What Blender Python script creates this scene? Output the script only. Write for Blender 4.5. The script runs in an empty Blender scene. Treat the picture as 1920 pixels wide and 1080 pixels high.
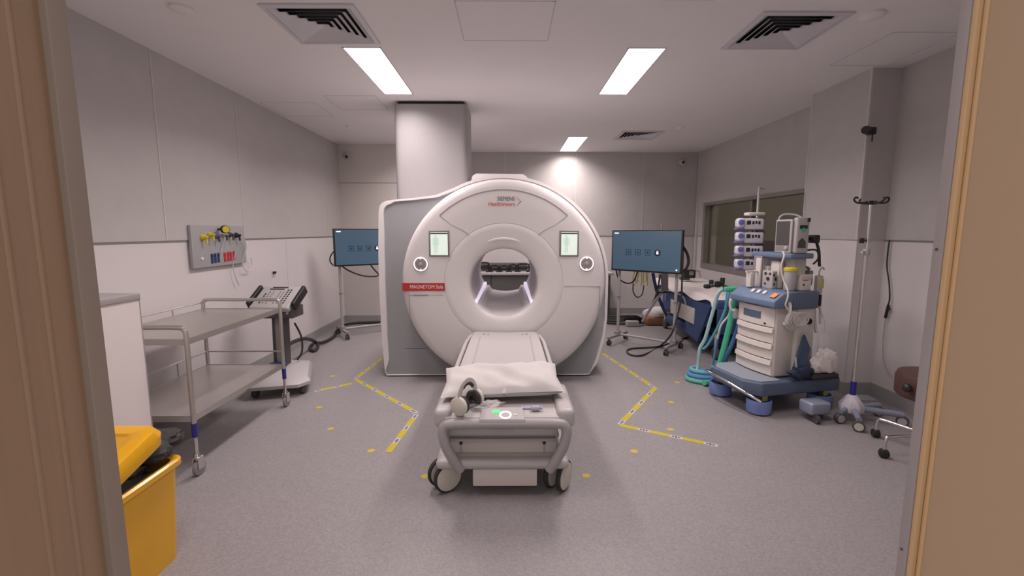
import bpy, bmesh, math, random
from mathutils import Vector, Matrix
random.seed(7)
C = bpy.context.scene.collection
PI = math.pi
sc = bpy.context.scene

# ------------------------------------------------------------------ camera
FPX, PITCH, YAW, CAMH = 847.0, math.radians(7.13), math.radians(0.34), 1.53
cam = bpy.data.cameras.new('camera'); camo = bpy.data.objects.new('camera', cam); C.objects.link(camo)
cam.sensor_width = 36; cam.lens = 36 * FPX / 1920; cam.clip_start = 0.05
camo.location = (0, 0, CAMH); camo.rotation_euler = (PI / 2 - PITCH, 0, -YAW)
sc.camera = camo

def ray(x, y):
    u = (x - 960) / FPX; v = (540 - y) / FPX
    fy = math.cos(PITCH) + v * math.sin(PITCH); fz = -math.sin(PITCH) + v * math.cos(PITCH)
    return Vector((u * math.cos(YAW) + fy * math.sin(YAW), -u * math.sin(YAW) + fy * math.cos(YAW), fz))
def F(x, y, z=0.0):                      # where a sight line meets the height z
    r = ray(x, y); t = (z - CAMH) / r.z
    return Vector((r.x * t, r.y * t, z))
def D(x, y, Y):                          # where it meets the depth Y
    r = ray(x, y); t = Y / r.y
    return Vector((r.x * t, Y, CAMH + r.z * t))
def SX(x, y, X):                         # where it meets the side plane X
    r = ray(x, y); t = X / r.x
    return Vector((X, r.y * t, CAMH + r.z * t))

# --------------------------------------------------------------- materials
def lin(c):
    c = c / 255.0
    return c / 12.92 if c <= 0.04045 else ((c + 0.055) / 1.055) ** 2.4
def rgb(r, g, b): return (lin(r), lin(g), lin(b), 1.0)

def mat(name, col, rough=0.5, metal=0.0, noise=0.0, nscale=40.0, bump=0.0, bscale=200.0, stretch=None, emit=None, estr=0.0, trans=0.0, alpha=1.0, spec=0.5, coat=0.0):
    m = bpy.data.materials.new(name); m.use_nodes = True
    nt = m.node_tree; b = nt.nodes['Principled BSDF']
    b.inputs['Base Color'].default_value = col
    b.inputs['Roughness'].default_value = rough
    b.inputs['Metallic'].default_value = metal
    b.inputs['Specular IOR Level'].default_value = spec
    b.inputs['Transmission Weight'].default_value = trans
    b.inputs['Alpha'].default_value = alpha
    b.inputs['Coat Weight'].default_value = coat
    tc = None
    def coord():
        nonlocal tc
        if tc is None:
            t = nt.nodes.new('ShaderNodeTexCoord'); tc = t.outputs['Object']
            if stretch:
                mp = nt.nodes.new('ShaderNodeMapping'); mp.inputs['Scale'].default_value = stretch
                nt.links.new(tc, mp.inputs['Vector']); tc = mp.outputs['Vector']
        return tc
    if noise > 0:
        n = nt.nodes.new('ShaderNodeTexNoise'); n.inputs['Scale'].default_value = nscale; n.inputs['Detail'].default_value = 4
        nt.links.new(coord(), n.inputs['Vector'])
        mr = nt.nodes.new('ShaderNodeMapRange'); mr.inputs['From Min'].default_value = 0.25; mr.inputs['From Max'].default_value = 0.75
        mr.inputs['To Min'].default_value = 1 - noise; mr.inputs['To Max'].default_value = 1 + noise
        nt.links.new(n.outputs['Fac'], mr.inputs['Value'])
        mx = nt.nodes.new('ShaderNodeVectorMath'); mx.operation = 'SCALE'; mx.inputs[0].default_value = col[:3]
        nt.links.new(mr.outputs['Result'], mx.inputs['Scale'])
        nt.links.new(mx.outputs['Vector'], b.inputs['Base Color'])
    if bump > 0:
        n = nt.nodes.new('ShaderNodeTexNoise'); n.inputs['Scale'].default_value = bscale; n.inputs['Detail'].default_value = 3
        nt.links.new(coord(), n.inputs['Vector'])
        bp = nt.nodes.new('ShaderNodeBump'); bp.inputs['Strength'].default_value = bump; bp.inputs['Distance'].default_value = 0.01
        nt.links.new(n.outputs['Fac'], bp.inputs['Height']); nt.links.new(bp.outputs['Normal'], b.inputs['Normal'])
    if emit:
        b.inputs['Emission Color'].default_value = emit; b.inputs['Emission Strength'].default_value = estr
    return m

M = {}
M['ceiling'] = mat('ceiling_paint', (0.78, 0.76, 0.76, 1), 0.9, noise=0.012, nscale=3)
M['ceil_line'] = mat('ceiling_joint', (0.60, 0.58, 0.58, 1), 0.9)
M['wall_grey'] = mat('grey_wall_fabric', (0.49, 0.473, 0.462, 1), 0.85, noise=0.03, nscale=6, bump=0.05, bscale=300)
M['wall_beige'] = mat('beige_wall_panel', (0.62, 0.59, 0.56, 1), 0.8, noise=0.02, nscale=5)
M['dado'] = mat('white_wall_panel', (0.66, 0.63, 0.63, 1), 0.55, noise=0.012, nscale=4)
M['joint'] = mat('pale_wall_joint', (0.58, 0.55, 0.54, 1), 0.6)
M['joint_and_shade'] = mat('dark_wall_joint_and_shade', (0.22, 0.21, 0.21, 1), 0.6)  # bay joint, and the painted shade line under the upper cladding
M['skirting'] = mat('grey_skirting_vinyl', (0.33, 0.32, 0.325, 1), 0.5)
M['mri_white'] = mat('glossy_white_shell', (0.74, 0.715, 0.715, 1), 0.33, noise=0.008, nscale=3, coat=0.15)
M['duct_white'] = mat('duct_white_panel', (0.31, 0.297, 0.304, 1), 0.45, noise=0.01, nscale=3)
M['mri_cover'] = mat('white_front_cover', (0.66, 0.638, 0.633, 1), 0.38, noise=0.008, nscale=3)
M['mri_grey'] = mat('grey_body_panel', (0.315, 0.32, 0.335, 1), 0.42, noise=0.01, nscale=3)
M['seam'] = mat('panel_joint_grey', (0.36, 0.34, 0.34, 1), 0.6)
M['bore'] = mat('bore_liner', (0.60, 0.57, 0.59, 1), 0.45)
M['led'] = mat('bore_light', (0.8, 0.75, 0.85, 1), 0.3, emit=rgb(226, 212, 235), estr=0.75)
M['red'] = mat('red_label', rgb(176, 52, 46), 0.45)
M['white_ink'] = mat('white_print', (0.8, 0.76, 0.74, 1), 0.5)
M['teal_ink'] = mat('teal_grey_print', rgb(78, 92, 100), 0.5)
M['orange_ink'] = mat('orange_red_print', rgb(205, 88, 70), 0.5)
M['grey_ink'] = mat('grey_print', rgb(140, 132, 134), 0.5)
M['screen_frame'] = mat('screen_frame_grey', rgb(128, 122, 122), 0.4)
M['screen_lit'] = mat('lit_touch_screen', rgb(200, 215, 205), 0.2, emit=rgb(212, 224, 214), estr=0.62)
M['screen_ink'] = mat('screen_figure', rgb(176, 200, 186), 0.3, emit=rgb(186, 208, 194), estr=0.55)
M['screen_bar'] = mat('screen_bar', rgb(28, 30, 38), 0.3)
M['ring_light'] = mat('ring_light', (0.9, 0.86, 0.86, 1), 0.3, emit=rgb(255, 246, 244), estr=0.95)
M['dial'] = mat('dial_grey', rgb(170, 160, 160), 0.4)
M['dial_dark'] = mat('dial_button', rgb(148, 138, 139), 0.4)
M['black'] = mat('black_plastic', (0.018, 0.017, 0.018, 1), 0.42, noise=0.1, nscale=20)
M['black_soft'] = mat('black_rubber', (0.03, 0.028, 0.028, 1), 0.7)
M['dark_grey'] = mat('dark_grey_plastic', (0.075, 0.07, 0.07, 1), 0.5)
M['mid_grey'] = mat('mid_grey_plastic', (0.26, 0.25, 0.25, 1), 0.5)
M['light_grey'] = mat('light_grey_plastic', (0.42, 0.405, 0.41, 1), 0.45)
M['handle_grey'] = mat('handle_grey_plastic', (0.37, 0.35, 0.355, 1), 0.4)
M['bed_white'] = mat('bed_white_plastic', (0.45, 0.432, 0.428, 1), 0.4, noise=0.01, nscale=4)
M['bed_cream'] = mat('bed_cream_panel', (0.60, 0.55, 0.52, 1), 0.5)
M['wheel_cream'] = mat('wheel_cream_disc', (0.58, 0.55, 0.49, 1), 0.45)
M['linen'] = mat('white_pillow_linen', (0.55, 0.53, 0.52, 1), 0.9, bump=0.25, bscale=12)
M['clear'] = mat('clear_plastic', (0.85, 0.84, 0.85, 1), 0.25, alpha=0.38)
M['clear_tube'] = mat('clear_tubing', (0.66, 0.66, 0.66, 1), 0.25, alpha=0.55)
M['green_light'] = mat('green_indicator', rgb(90, 230, 120), 0.3, emit=rgb(80, 235, 115), estr=0.9)
M['lavender'] = mat('lavender_plastic', rgb(172, 168, 186), 0.4)
M['steel'] = mat('brushed_steel', (0.58, 0.555, 0.53, 1), 0.34, metal=0.85, noise=0.04, nscale=8, stretch=(1, 30, 30))
M['chrome'] = mat('chrome', (0.72, 0.70, 0.69, 1), 0.12, metal=1.0)
M['blue_tape'] = mat('blue_tape', rgb(42, 44, 130), 0.5)
M['yellow_bin'] = mat('yellow_bin_plastic', rgb(222, 166, 8), 0.32, noise=0.03, nscale=6, coat=0.2)
M['cabinet'] = mat('cabinet_white', (0.72, 0.67, 0.66, 1), 0.5)
M['edge_grey'] = mat('grey_worktop', (0.34, 0.32, 0.32, 1), 0.5)
M['plate_grey'] = mat('grey_service_plate', (0.36, 0.36, 0.365, 1), 0.4)
M['yellow'] = mat('yellow_plastic', rgb(205, 190, 50), 0.45)
M['purple'] = mat('purple_plastic', rgb(104, 92, 150), 0.45)
M['red_plastic'] = mat('red_plastic', rgb(190, 50, 62), 0.45)
M['blue_plastic'] = mat('blue_plastic', rgb(40, 55, 110), 0.45)
M['screen_blue'] = mat('slate_blue_screen', rgb(58, 74, 88), 0.22, emit=rgb(78, 104, 124), estr=0.42)
M['screen_icon'] = mat('screen_icon_dark', rgb(30, 42, 54), 0.3, emit=rgb(44, 62, 78), estr=0.25)
M['screen_lock'] = mat('screen_icon_navy', rgb(20, 30, 52), 0.3, emit=rgb(24, 36, 62), estr=0.3)
M['screen_white'] = mat('screen_white', (0.8, 0.8, 0.8, 1), 0.3, emit=rgb(235, 238, 240), estr=0.9)
M['anes_beige'] = mat('machine_cream_panel', (0.56, 0.53, 0.495, 1), 0.45, noise=0.012, nscale=4)
M['anes_cream'] = mat('machine_pale_plastic', (0.66, 0.62, 0.58, 1), 0.45)
M['anes_blue'] = mat('machine_slate_blue', rgb(104, 124, 152), 0.45, noise=0.02, nscale=5)
M['anes_blue_dark'] = mat('machine_deep_slate', rgb(84, 100, 122), 0.45)
M['anes_pad'] = mat('machine_grey_blue_pad', rgb(140, 148, 160), 0.6)
M['tub_blue'] = mat('castor_blue', rgb(120, 142, 200), 0.45)
M['lime'] = mat('lime_brake', rgb(190, 200, 110), 0.5)
M['hose_green'] = mat('green_hose', rgb(76, 186, 150), 0.42)
M['hose_teal'] = mat('teal_hose', rgb(98, 176, 190), 0.42)
M['hose_blue'] = mat('blue_hose', rgb(92, 142, 196), 0.42)
M['hose_grey'] = mat('pale_hose', rgb(160, 196, 200), 0.42)
M['mesh_green'] = mat('pale_green_mesh', rgb(110, 200, 180), 0.5, alpha=0.75)
M['pump_body'] = mat('pump_lavender_white', rgb(200, 196, 206), 0.4)
M['pump_blue'] = mat('pump_blue', rgb(96, 106, 172), 0.4)
M['orange'] = mat('orange_tag', rgb(235, 150, 90), 0.6)
M['navy'] = mat('navy_vinyl', rgb(56, 74, 116), 0.5, noise=0.25, nscale=5)
M['slate_folder'] = mat('slate_binder', rgb(62, 82, 106), 0.4)
M['dark_blue'] = mat('dark_blue_cloth', rgb(40, 52, 76), 0.7)
M['brown'] = mat('brown_vinyl', rgb(80, 54, 48), 0.5, noise=0.05, nscale=10)
M['tan_box'] = mat('brown_card', rgb(150, 104, 76), 0.7)
M['sheet'] = mat('white_sheet', (0.72, 0.68, 0.66, 1), 0.9, bump=0.2, bscale=14)
M['frame_taupe'] = mat('window_frame_taupe', (0.25, 0.225, 0.21, 1), 0.5)
M['lamp_frame'] = mat('lamp_frame', (0.6, 0.58, 0.6, 1), 0.5)
M['lamp'] = mat('lamp_diffuser', (0.9, 0.9, 0.9, 1), 0.5, emit=(1.0, 0.865, 0.855, 1), estr=3.0)
M['fill_glow'] = mat('control_fill_glow', (0.9, 0.9, 0.9, 1), 0.5, emit=(1.0, 0.92, 0.82, 1), estr=6.0)  # glow of the fill lamp added in the control room
M['vent'] = mat('vent_white_metal', (0.60, 0.585, 0.62, 1), 0.5)
M['plenum'] = mat('vent_dark', (0.03, 0.028, 0.03, 1), 0.9)
M['wood_left'] = mat('brown_wood', rgb(152, 124, 101), 0.55, noise=0.07, nscale=7, stretch=(8, 8, 0.25))
M['wood_edge'] = mat('pale_wood_edge', rgb(205, 170, 128), 0.5, noise=0.05, nscale=7, stretch=(8, 8, 0.25))
M['wood_tan'] = mat('tan_laminate', rgb(182, 156, 129), 0.5, noise=0.015, nscale=3, stretch=(2, 2, 0.4))
M['jamb_grey'] = mat('grey_door_frame', (0.34, 0.31, 0.31, 1), 0.5)
M['jamb_taupe'] = mat('taupe_door_frame', (0.285, 0.225, 0.185, 1), 0.6)
M['tape_yellow'] = mat('yellow_floor_tape', rgb(182, 170, 46), 0.6, noise=0.06, nscale=60)
M['tape_white'] = mat('white_floor_tape', (0.50, 0.47, 0.47, 1), 0.6)
M['tape_ink'] = mat('tape_print', rgb(66, 54, 84), 0.6)
M['dot_yellow'] = mat('yellow_dot', rgb(192, 172, 66), 0.6)
M['control_wall'] = mat('control_room_wall', (0.42, 0.385, 0.34, 1), 0.9)
M['cable'] = mat('black_cable', (0.022, 0.021, 0.022, 1), 0.5)
M['pole_grey'] = mat('grey_painted_pole', (0.40, 0.385, 0.38, 1), 0.4)
M['blue_grey_metal'] = mat('blue_grey_metal', rgb(150, 158, 178), 0.4, metal=0.3)
M['bench_front'] = mat('bench_grey_front', (0.12, 0.115, 0.115, 1), 0.6)

def floor_material():
    m = bpy.data.materials.new('speckled_vinyl_floor'); m.use_nodes = True
    nt = m.node_tree; b = nt.nodes['Principled BSDF']; b.inputs['Roughness'].default_value = 0.42
    b.inputs['Specular IOR Level'].default_value = 0.35
    t = nt.nodes.new('ShaderNodeTexCoord')
    a = nt.nodes.new('ShaderNodeTexVoronoi'); a.inputs['Scale'].default_value = 130
    n = nt.nodes.new('ShaderNodeTexNoise'); n.inputs['Scale'].default_value = 2.2; n.inputs['Detail'].default_value = 5
    nt.links.new(t.outputs['Object'], a.inputs['Vector']); nt.links.new(t.outputs['Object'], n.inputs['Vector'])
    r = nt.nodes.new('ShaderNodeValToRGB')
    r.color_ramp.elements[0].color = (0.245, 0.23, 0.236, 1); r.color_ramp.elements[1].color = (0.312, 0.293, 0.30, 1)
    s = nt.nodes.new('ShaderNodeSeparateColor'); nt.links.new(a.outputs['Color'], s.inputs['Color'])
    nt.links.new(s.outputs['Red'], r.inputs['Fac'])
    mr = nt.nodes.new('ShaderNodeMapRange'); mr.inputs['To Min'].default_value = 0.95; mr.inputs['To Max'].default_value = 1.05
    nt.links.new(n.outputs['Fac'], mr.inputs['Value'])
    v = nt.nodes.new('ShaderNodeVectorMath'); v.operation = 'SCALE'
    nt.links.new(r.outputs['Color'], v.inputs[0]); nt.links.new(mr.outputs['Result'], v.inputs['Scale'])
    nt.links.new(v.outputs['Vector'], b.inputs['Base Color'])
    return m
M['floor'] = floor_material()

def glass_material():
    m = bpy.data.materials.new('tinted_window_glass'); m.use_nodes = True
    nt = m.node_tree; nt.nodes.remove(nt.nodes['Principled BSDF'])
    out = nt.nodes['Material Output']
    tr = nt.nodes.new('ShaderNodeBsdfTransparent'); tr.inputs['Color'].default_value = (0.80, 0.80, 0.75, 1)
    gl = nt.nodes.new('ShaderNodeBsdfGlossy'); gl.inputs['Roughness'].default_value = 0.04; gl.inputs['Color'].default_value = (0.8, 0.8, 0.8, 1)
    fr = nt.nodes.new('ShaderNodeFresnel'); fr.inputs['IOR'].default_value = 1.5
    mx = nt.nodes.new('ShaderNodeMixShader')
    ge = nt.nodes.new('ShaderNodeNewGeometry'); iv_ = nt.nodes.new('ShaderNodeMath'); iv_.operation = 'SUBTRACT'; iv_.inputs[0].default_value = 1
    mu = nt.nodes.new('ShaderNodeMath'); mu.operation = 'MULTIPLY'          # only the outer face of the pane mirrors
    nt.links.new(ge.outputs['Backfacing'], iv_.inputs[1]); nt.links.new(fr.outputs['Fac'], mu.inputs[0]); nt.links.new(iv_.outputs['Value'], mu.inputs[1])
    nt.links.new(mu.outputs['Value'], mx.inputs['Fac']); nt.links.new(tr.outputs['BSDF'], mx.inputs[1]); nt.links.new(gl.outputs['BSDF'], mx.inputs[2])
    nt.links.new(mx.outputs['Shader'], out.inputs['Surface'])
    return m
M['glass'] = glass_material()

# ------------------------------------------------------------ mesh building
class MB:
    def __init__(s): s.bm = bmesh.new(); s.mi = 0
    def mark(s): s._n = len(s.bm.faces)
    def _tag(s, faces):
        for f in faces: f.material_index = s.mi
    def poly(s, pts):
        f = s.bm.faces.new([s.bm.verts.new(Vector(p)) for p in pts]); f.material_index = s.mi; return f
    def box(s, a, b, r=0.0, seg=3, m=None):
        a = Vector(a); b = Vector(b); lo = Vector(map(min, a, b)); hi = Vector(map(max, a, b))
        t = bmesh.new(); bmesh.ops.create_cube(t, size=1)
        d = hi - lo
        for v in t.verts: v.co = Vector((v.co.x * d.x, v.co.y * d.y, v.co.z * d.z)) + (lo + hi) / 2
        if r > 0:
            r = min(r, min(d) * 0.49)
            bmesh.ops.bevel(t, geom=list(t.edges), offset=r, segments=seg, profile=0.5, affect='EDGES')
        s.absorb(t, m); return s
    def absorb(s, t, m=None):
        vm = {v: s.bm.verts.new((m @ v.co) if m else v.co) for v in t.verts}
        for f in t.faces:
            try:
                g = s.bm.faces.new([vm[v] for v in f.verts]); g.material_index = s.mi
            except ValueError: pass
        t.free()
    def rbox(s, c, size, r=0.005, rot=None, seg=3):
        c = Vector(c); h = Vector(size) / 2
        m = Matrix.Translation(c)
        if rot is not None: m = m @ (rot if isinstance(rot, Matrix) else Matrix.Rotation(rot, 4, 'Z'))
        return s.box(-h, h, r, seg, m)
    def loft(s, rings, closed=False, cap0=False, cap1=False, wrap=True):
        rows = [[s.bm.verts.new(Vector(p)) for p in r] for r in rings]
        n = len(rows[0]); k = len(rows)
        for i in range(k if closed else k - 1):
            A = rows[i]; B = rows[(i + 1) % k]
            for j in range(n if wrap else n - 1):
                try:
                    f = s.bm.faces.new((A[j], A[(j + 1) % n], B[(j + 1) % n], B[j])); f.material_index = s.mi
                except ValueError: pass
        if cap0: s.bm.faces.new(list(reversed(rows[0]))).material_index = s.mi
        if cap1: s.bm.faces.new(rows[-1]).material_index = s.mi
        return s
    def frame_at(s, d):
        d = d.normalized(); up = Vector((0, 0, 1)) if abs(d.z) < 0.95 else Vector((1, 0, 0))
        x = d.cross(up).normalized(); return x, x.cross(d).normalized()
    def cyl(s, p, q, r0, r1=None, n=20, bev=0.0):
        p = Vector(p); q = Vector(q); r1 = r0 if r1 is None else r1
        x, y = s.frame_at(q - p); L = (q - p).length; d = (q - p).normalized()
        prof = [(0, r0), (L, r1)] if bev <= 0 else [(0, r0 - bev), (bev * .3, r0 - bev * .3), (bev, r0), (L - bev, r1), (L - bev * .3, r1 - bev * .3), (L, r1 - bev)]
        rings = [[p + d * h + (x * math.cos(2 * PI * j / n) + y * math.sin(2 * PI * j / n)) * r for j in range(n)] for h, r in prof]
        return s.loft(rings, cap0=True, cap1=True)
    def lathe(s, p, d, prof, n=32, cap0=True, cap1=True):     # prof: (distance along d, radius)
        p = Vector(p); d = Vector(d).normalized(); x, y = s.frame_at(d)
        rings = [[p + d * h + (x * math.cos(2 * PI * j / n) + y * math.sin(2 * PI * j / n)) * max(r, 1e-4) for j in range(n)] for h, r in prof]
        return s.loft(rings, cap0=cap0, cap1=cap1)
    def tube(s, pts, r, n=10, smooth=4, ry=None, close=False):
        P = [Vector(p) for p in pts]
        if smooth and len(P) > 2: P = spline(P, smooth, close)
        if ry is None: ry = r
        rings = []; last = None; K = len(P)
        for i, p in enumerate(P):
            if close: d = P[(i + 1) % K] - P[i - 1]
            else: d = (P[min(i + 1, K - 1)] - P[max(i - 1, 0)])
            d = d.normalized()
            if last is None: x, y = s.frame_at(d)
            else:
                x = (last - d * last.dot(d)).normalized(); y = x.cross(d).normalized()
            last = x
            rr = r(i / (K - 1)) if callable(r) else r
            ryy = rr if callable(r) else ry
            rings.append([p + x * math.cos(2 * PI * j / n) * rr + y * math.sin(2 * PI * j / n) * ryy for j in range(n)])
        return s.loft(rings, closed=close, cap0=not close, cap1=not close)
    def prism(s, pts, d):                                     # planar outline pushed along d
        d = Vector(d); A = [Vector(p) for p in pts]
        return s.loft([A, [p + d for p in A]], cap0=True, cap1=True)
    def sphere(s, c, r, n=16, sq=(1, 1, 1)):
        t = bmesh.new(); bmesh.ops.create_uvsphere(t, u_segments=n, v_segments=max(6, n // 2), radius=r)
        s.absorb(t, Matrix.Translation(Vector(c)) @ Matrix.Diagonal((*sq, 1))); return s

def spline(P, k=4, close=False):
    out = []; n = len(P)
    g = (lambda i: P[i % n]) if close else (lambda i: P[max(0, min(n - 1, i))])
    for i in range(n if close else n - 1):
        a, b, c, d = g(i - 1), g(i), g(i + 1), g(i + 2)
        for j in range(k):
            t = j / k
            out.append(0.5 * ((2 * b) + (c - a) * t + (2 * a - 5 * b + 4 * c - d) * t * t + (3 * b - a - 3 * c + d) * t ** 3))
    if not close: out.append(P[-1].copy())
    return out

ROOTM = {}
def build(name, mb, m, parent=None, world=True, ang=38, fix=True):
    if isinstance(mb, MB):
        bm = mb.bm
        if parent is not None and world:
            inv = ROOTM[parent.name].inverted()
            for v in bm.verts: v.co = inv @ v.co
        if fix: bmesh.ops.recalc_face_normals(bm, faces=list(bm.faces))
        me = bpy.data.meshes.new(name); bm.to_mesh(me); bm.free()
        for p in me.polygons: p.use_smooth = True
        me.set_sharp_from_angle(angle=math.radians(ang))
    else: me = mb
    for x in (m if isinstance(m, (list, tuple)) else [m]): me.materials.append(x if not isinstance(x, str) else M[x])
    o = bpy.data.objects.new(name, me); C.objects.link(o)
    if parent is not None:
        o.parent = parent; ROOTM[o.name] = ROOTM[parent.name]
    else: ROOTM[o.name] = Matrix.Identity(4)
    return o
def tag(o, label, cat, group=None):
    o['label'] = label; o['category'] = cat
    if group: o['group'] = group
    return o
def thing(name, label, cat, loc=(0, 0, 0), rz=0.0, group=None):
    o = bpy.data.objects.new(name, None); C.objects.link(o); o.location = loc; o.rotation_euler = (0, 0, rz); o.empty_display_size = 0.1
    ROOTM[o.name] = Matrix.Translation(Vector(loc)) @ Matrix.Rotation(rz, 4, 'Z')
    return tag(o, label, cat, group)
def struct(name, mb, m, parent=None, label=None):
    o = build(name, mb, m, parent)
    if parent is None: o['kind'] = 'structure'
    if label: o['label'] = label; o['category'] = name.split('_')[0]
    return o
def dup(root, loc, rz, label, group=None):
    r = root.copy(); C.objects.link(r); r.location = loc; r.rotation_euler = (0, 0, rz); r['label'] = label
    if group: r['group'] = group
    for ch in list(root.children):
        c = ch.copy(); C.objects.link(c); c.parent = r
        for g in ch.children:
            d = g.copy(); C.objects.link(d); d.parent = c
    return r
def text(name, body, size, m, mw, parent, xs=1.0, align='CENTER'):
    cu = bpy.data.curves.new('t', 'FONT'); cu.body = body; cu.size = size; cu.align_x = align; cu.align_y = 'CENTER'; cu.extrude = 0.0004
    o = bpy.data.objects.new('t', cu); C.objects.link(o)
    me = bpy.data.meshes.new_from_object(o.evaluated_get(bpy.context.evaluated_depsgraph_get()))
    bpy.data.objects.remove(o)
    me.transform(Matrix.Diagonal((xs, 1, 1, 1))); me.transform(mw)
    if parent is not None: me.transform(ROOTM[parent.name].inverted())
    me.materials.clear()
    return build(name, me, m, parent)
FACE = Matrix.Rotation(PI / 2, 4, 'X')                        # upright, facing the door
def plate(mb, u0, u1, v0, v1, holes, w0, w1, f):              # slab with rectangular holes; f maps (u, v, w) to a point
    us = sorted({u0, u1, *[h[0] for h in holes], *[h[1] for h in holes]}); vs = sorted({v0, v1, *[h[2] for h in holes], *[h[3] for h in holes]})
    us = [u for u in us if u0 <= u <= u1]; vs = [v for v in vs if v0 <= v <= v1]
    solid = lambda i, j: 0 <= i < len(us) - 1 and 0 <= j < len(vs) - 1 and not any(h[0] <= us[i] < h[1] and h[2] <= vs[j] < h[3] for h in holes)
    for i in range(len(us) - 1):
        for j in range(len(vs) - 1):
            if not solid(i, j): continue
            a, b, c, d = us[i], us[i + 1], vs[j], vs[j + 1]
            for w in (w0, w1): mb.poly([f(a, c, w), f(b, c, w), f(b, d, w), f(a, d, w)])
            if not solid(i - 1, j): mb.poly([f(a, c, w0), f(a, d, w0), f(a, d, w1), f(a, c, w1)])
            if not solid(i + 1, j): mb.poly([f(b, c, w0), f(b, d, w0), f(b, d, w1), f(b, c, w1)])
            if not solid(i, j - 1): mb.poly([f(a, c, w0), f(b, c, w0), f(b, c, w1), f(a, c, w1)])
            if not solid(i, j + 1): mb.poly([f(a, d, w0), f(b, d, w0), f(b, d, w1), f(a, d, w1)])
    return mb
def weld(mb): bmesh.ops.remove_doubles(mb.bm, verts=list(mb.bm.verts), dist=1e-5); return mb

# ================================================================== THE ROOM
CEIL, XL, XR, YB, YBL, YF, DADO = 2.94, -2.81, 3.43, 8.35, 7.62, 0.765, 1.455
XP, PY0, PY1 = 3.17, 4.12, 4.88                               # pillar on the right wall
VENTS = [(-1.27, 3.32), (1.94, 3.40), (1.90, 6.88)]
LAMPS = [(-1.14, 3.69, 4.88), (1.07, 3.69, 4.88), (1.035, 7.0, 8.2), (1.10, 1.76, 2.96), (-1.14, 5.98, 7.18), (-1.14, 1.25, 2.45)]
XBL = -1.2
PANEL_W = 30.0

struct('floor', MB().box((XL - .3, -1.2, -.1), (XR + .3, YB + .2, 0)), 'floor')
holes = [(x - .27, x + .27, y - .27, y + .27) for x, y in VENTS] + [(x - .15, x + .15, a, b) for x, a, b in LAMPS]
mb = weld(plate(MB(), XL - .3, XR + .3, YF - .4, YB + .2, holes, CEIL, CEIL + .12, lambda u, v, w: (u, v, w)))
ceil = struct('ceiling', mb, 'ceiling')
def outline(mb, x0, x1, y0, y1, t=.008, dz=.002):
    for a, b, c, d in ((x0, x1, y0, y0 + t), (x0, x1, y1 - t, y1), (x0, x0 + t, y0, y1), (x1 - t, x1, y0, y1)):
        mb.box((a, c, CEIL - dz), (b, d, CEIL))
    return mb
for x0, x1, y0, y1 in ((-.34, .29, 2.98, 3.57), (2.74, 3.24, 3.40, 4.06), (-2.75, -2.15, 5.2, 5.8), (-1.95, -1.4, 4.95, 5.5)):
    p = build('access_panel', outline(MB(), x0, x1, y0, y1), 'ceil_line', ceil)

# left wall: white lower panel, grey fabric upper panels standing 15 mm proud
wl = struct('wall_left', MB().box((XL - .12, YF - .3, 0), (XL, YBL + .2, DADO)), 'dado')
build('upper_cladding', MB().box((XL - .12, YF - .3, DADO), (XL + .012, YBL + .2, CEIL)), 'wall_grey', wl)
for px, py in ((292, 260), (448, 330), (612, 400)):
    y = SX(px, py, XL).y
    build('panel_joint', MB().box((XL + .010, y - .006, DADO + .01), (XL + .016, y + .006, CEIL if px < 600 else 2.0)), 'joint', wl)
build('dado_shade_line', MB().box((XL, YF - .3, DADO - .012), (XL + .008, YBL, DADO)), 'joint_and_shade', wl)  # dark strip standing in for the shade below the overhanging cladding
for y in (5.72,):
    build('lower_joint', MB().box((XL, y - .003, .1), (XL + .002, y + .003, DADO - .02)), 'joint', wl)
mb = MB().box((XL, YF, 0), (XL + .012, YBL, .11)); struct('baseboard_left', mb, 'skirting')

# back wall, deeper on the right
wb = struct('wall_back', MB().box((XBL, YB, 0), (XR + .1, YB + .12, DADO)).box((XBL - .1, YBL, 0), (XBL, YB + .12, CEIL)), 'dado')
build('upper_cladding', MB().box((XBL, YB - .012, DADO), (XR + .1, YB + .12, CEIL)), 'wall_grey', wb)
build('beige_bay', MB().box((XL - .1, YBL, 0), (XBL, YBL + .1, CEIL)), 'wall_beige', wb)
mb = MB()
z = D(690, 343, YBL).z
mb.box((XL, YBL - .002, z - .004), (XBL, YBL, z + .004)); build('bay_joint', mb, 'joint_and_shade', wb)
for px in (947, 1079, 1205):
    x = D(px, 380, YB).x
    build('panel_joint', MB().box((x - .006, YB - .017, DADO + .01), (x + .006, YB - .011, CEIL)), 'joint', wb)
build('dado_shade_line', MB().box((XBL, YB - .008, DADO - .012), (XR, YB, DADO)), 'joint_and_shade', wb)  # painted shade line along the back cladding's lower edge
struct('baseboard_back', MB().box((XBL, YB - .012, 0), (XR, YB, .11)).box((XL, YBL - .012, 0), (XBL, YBL, .11)), 'skirting')

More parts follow.
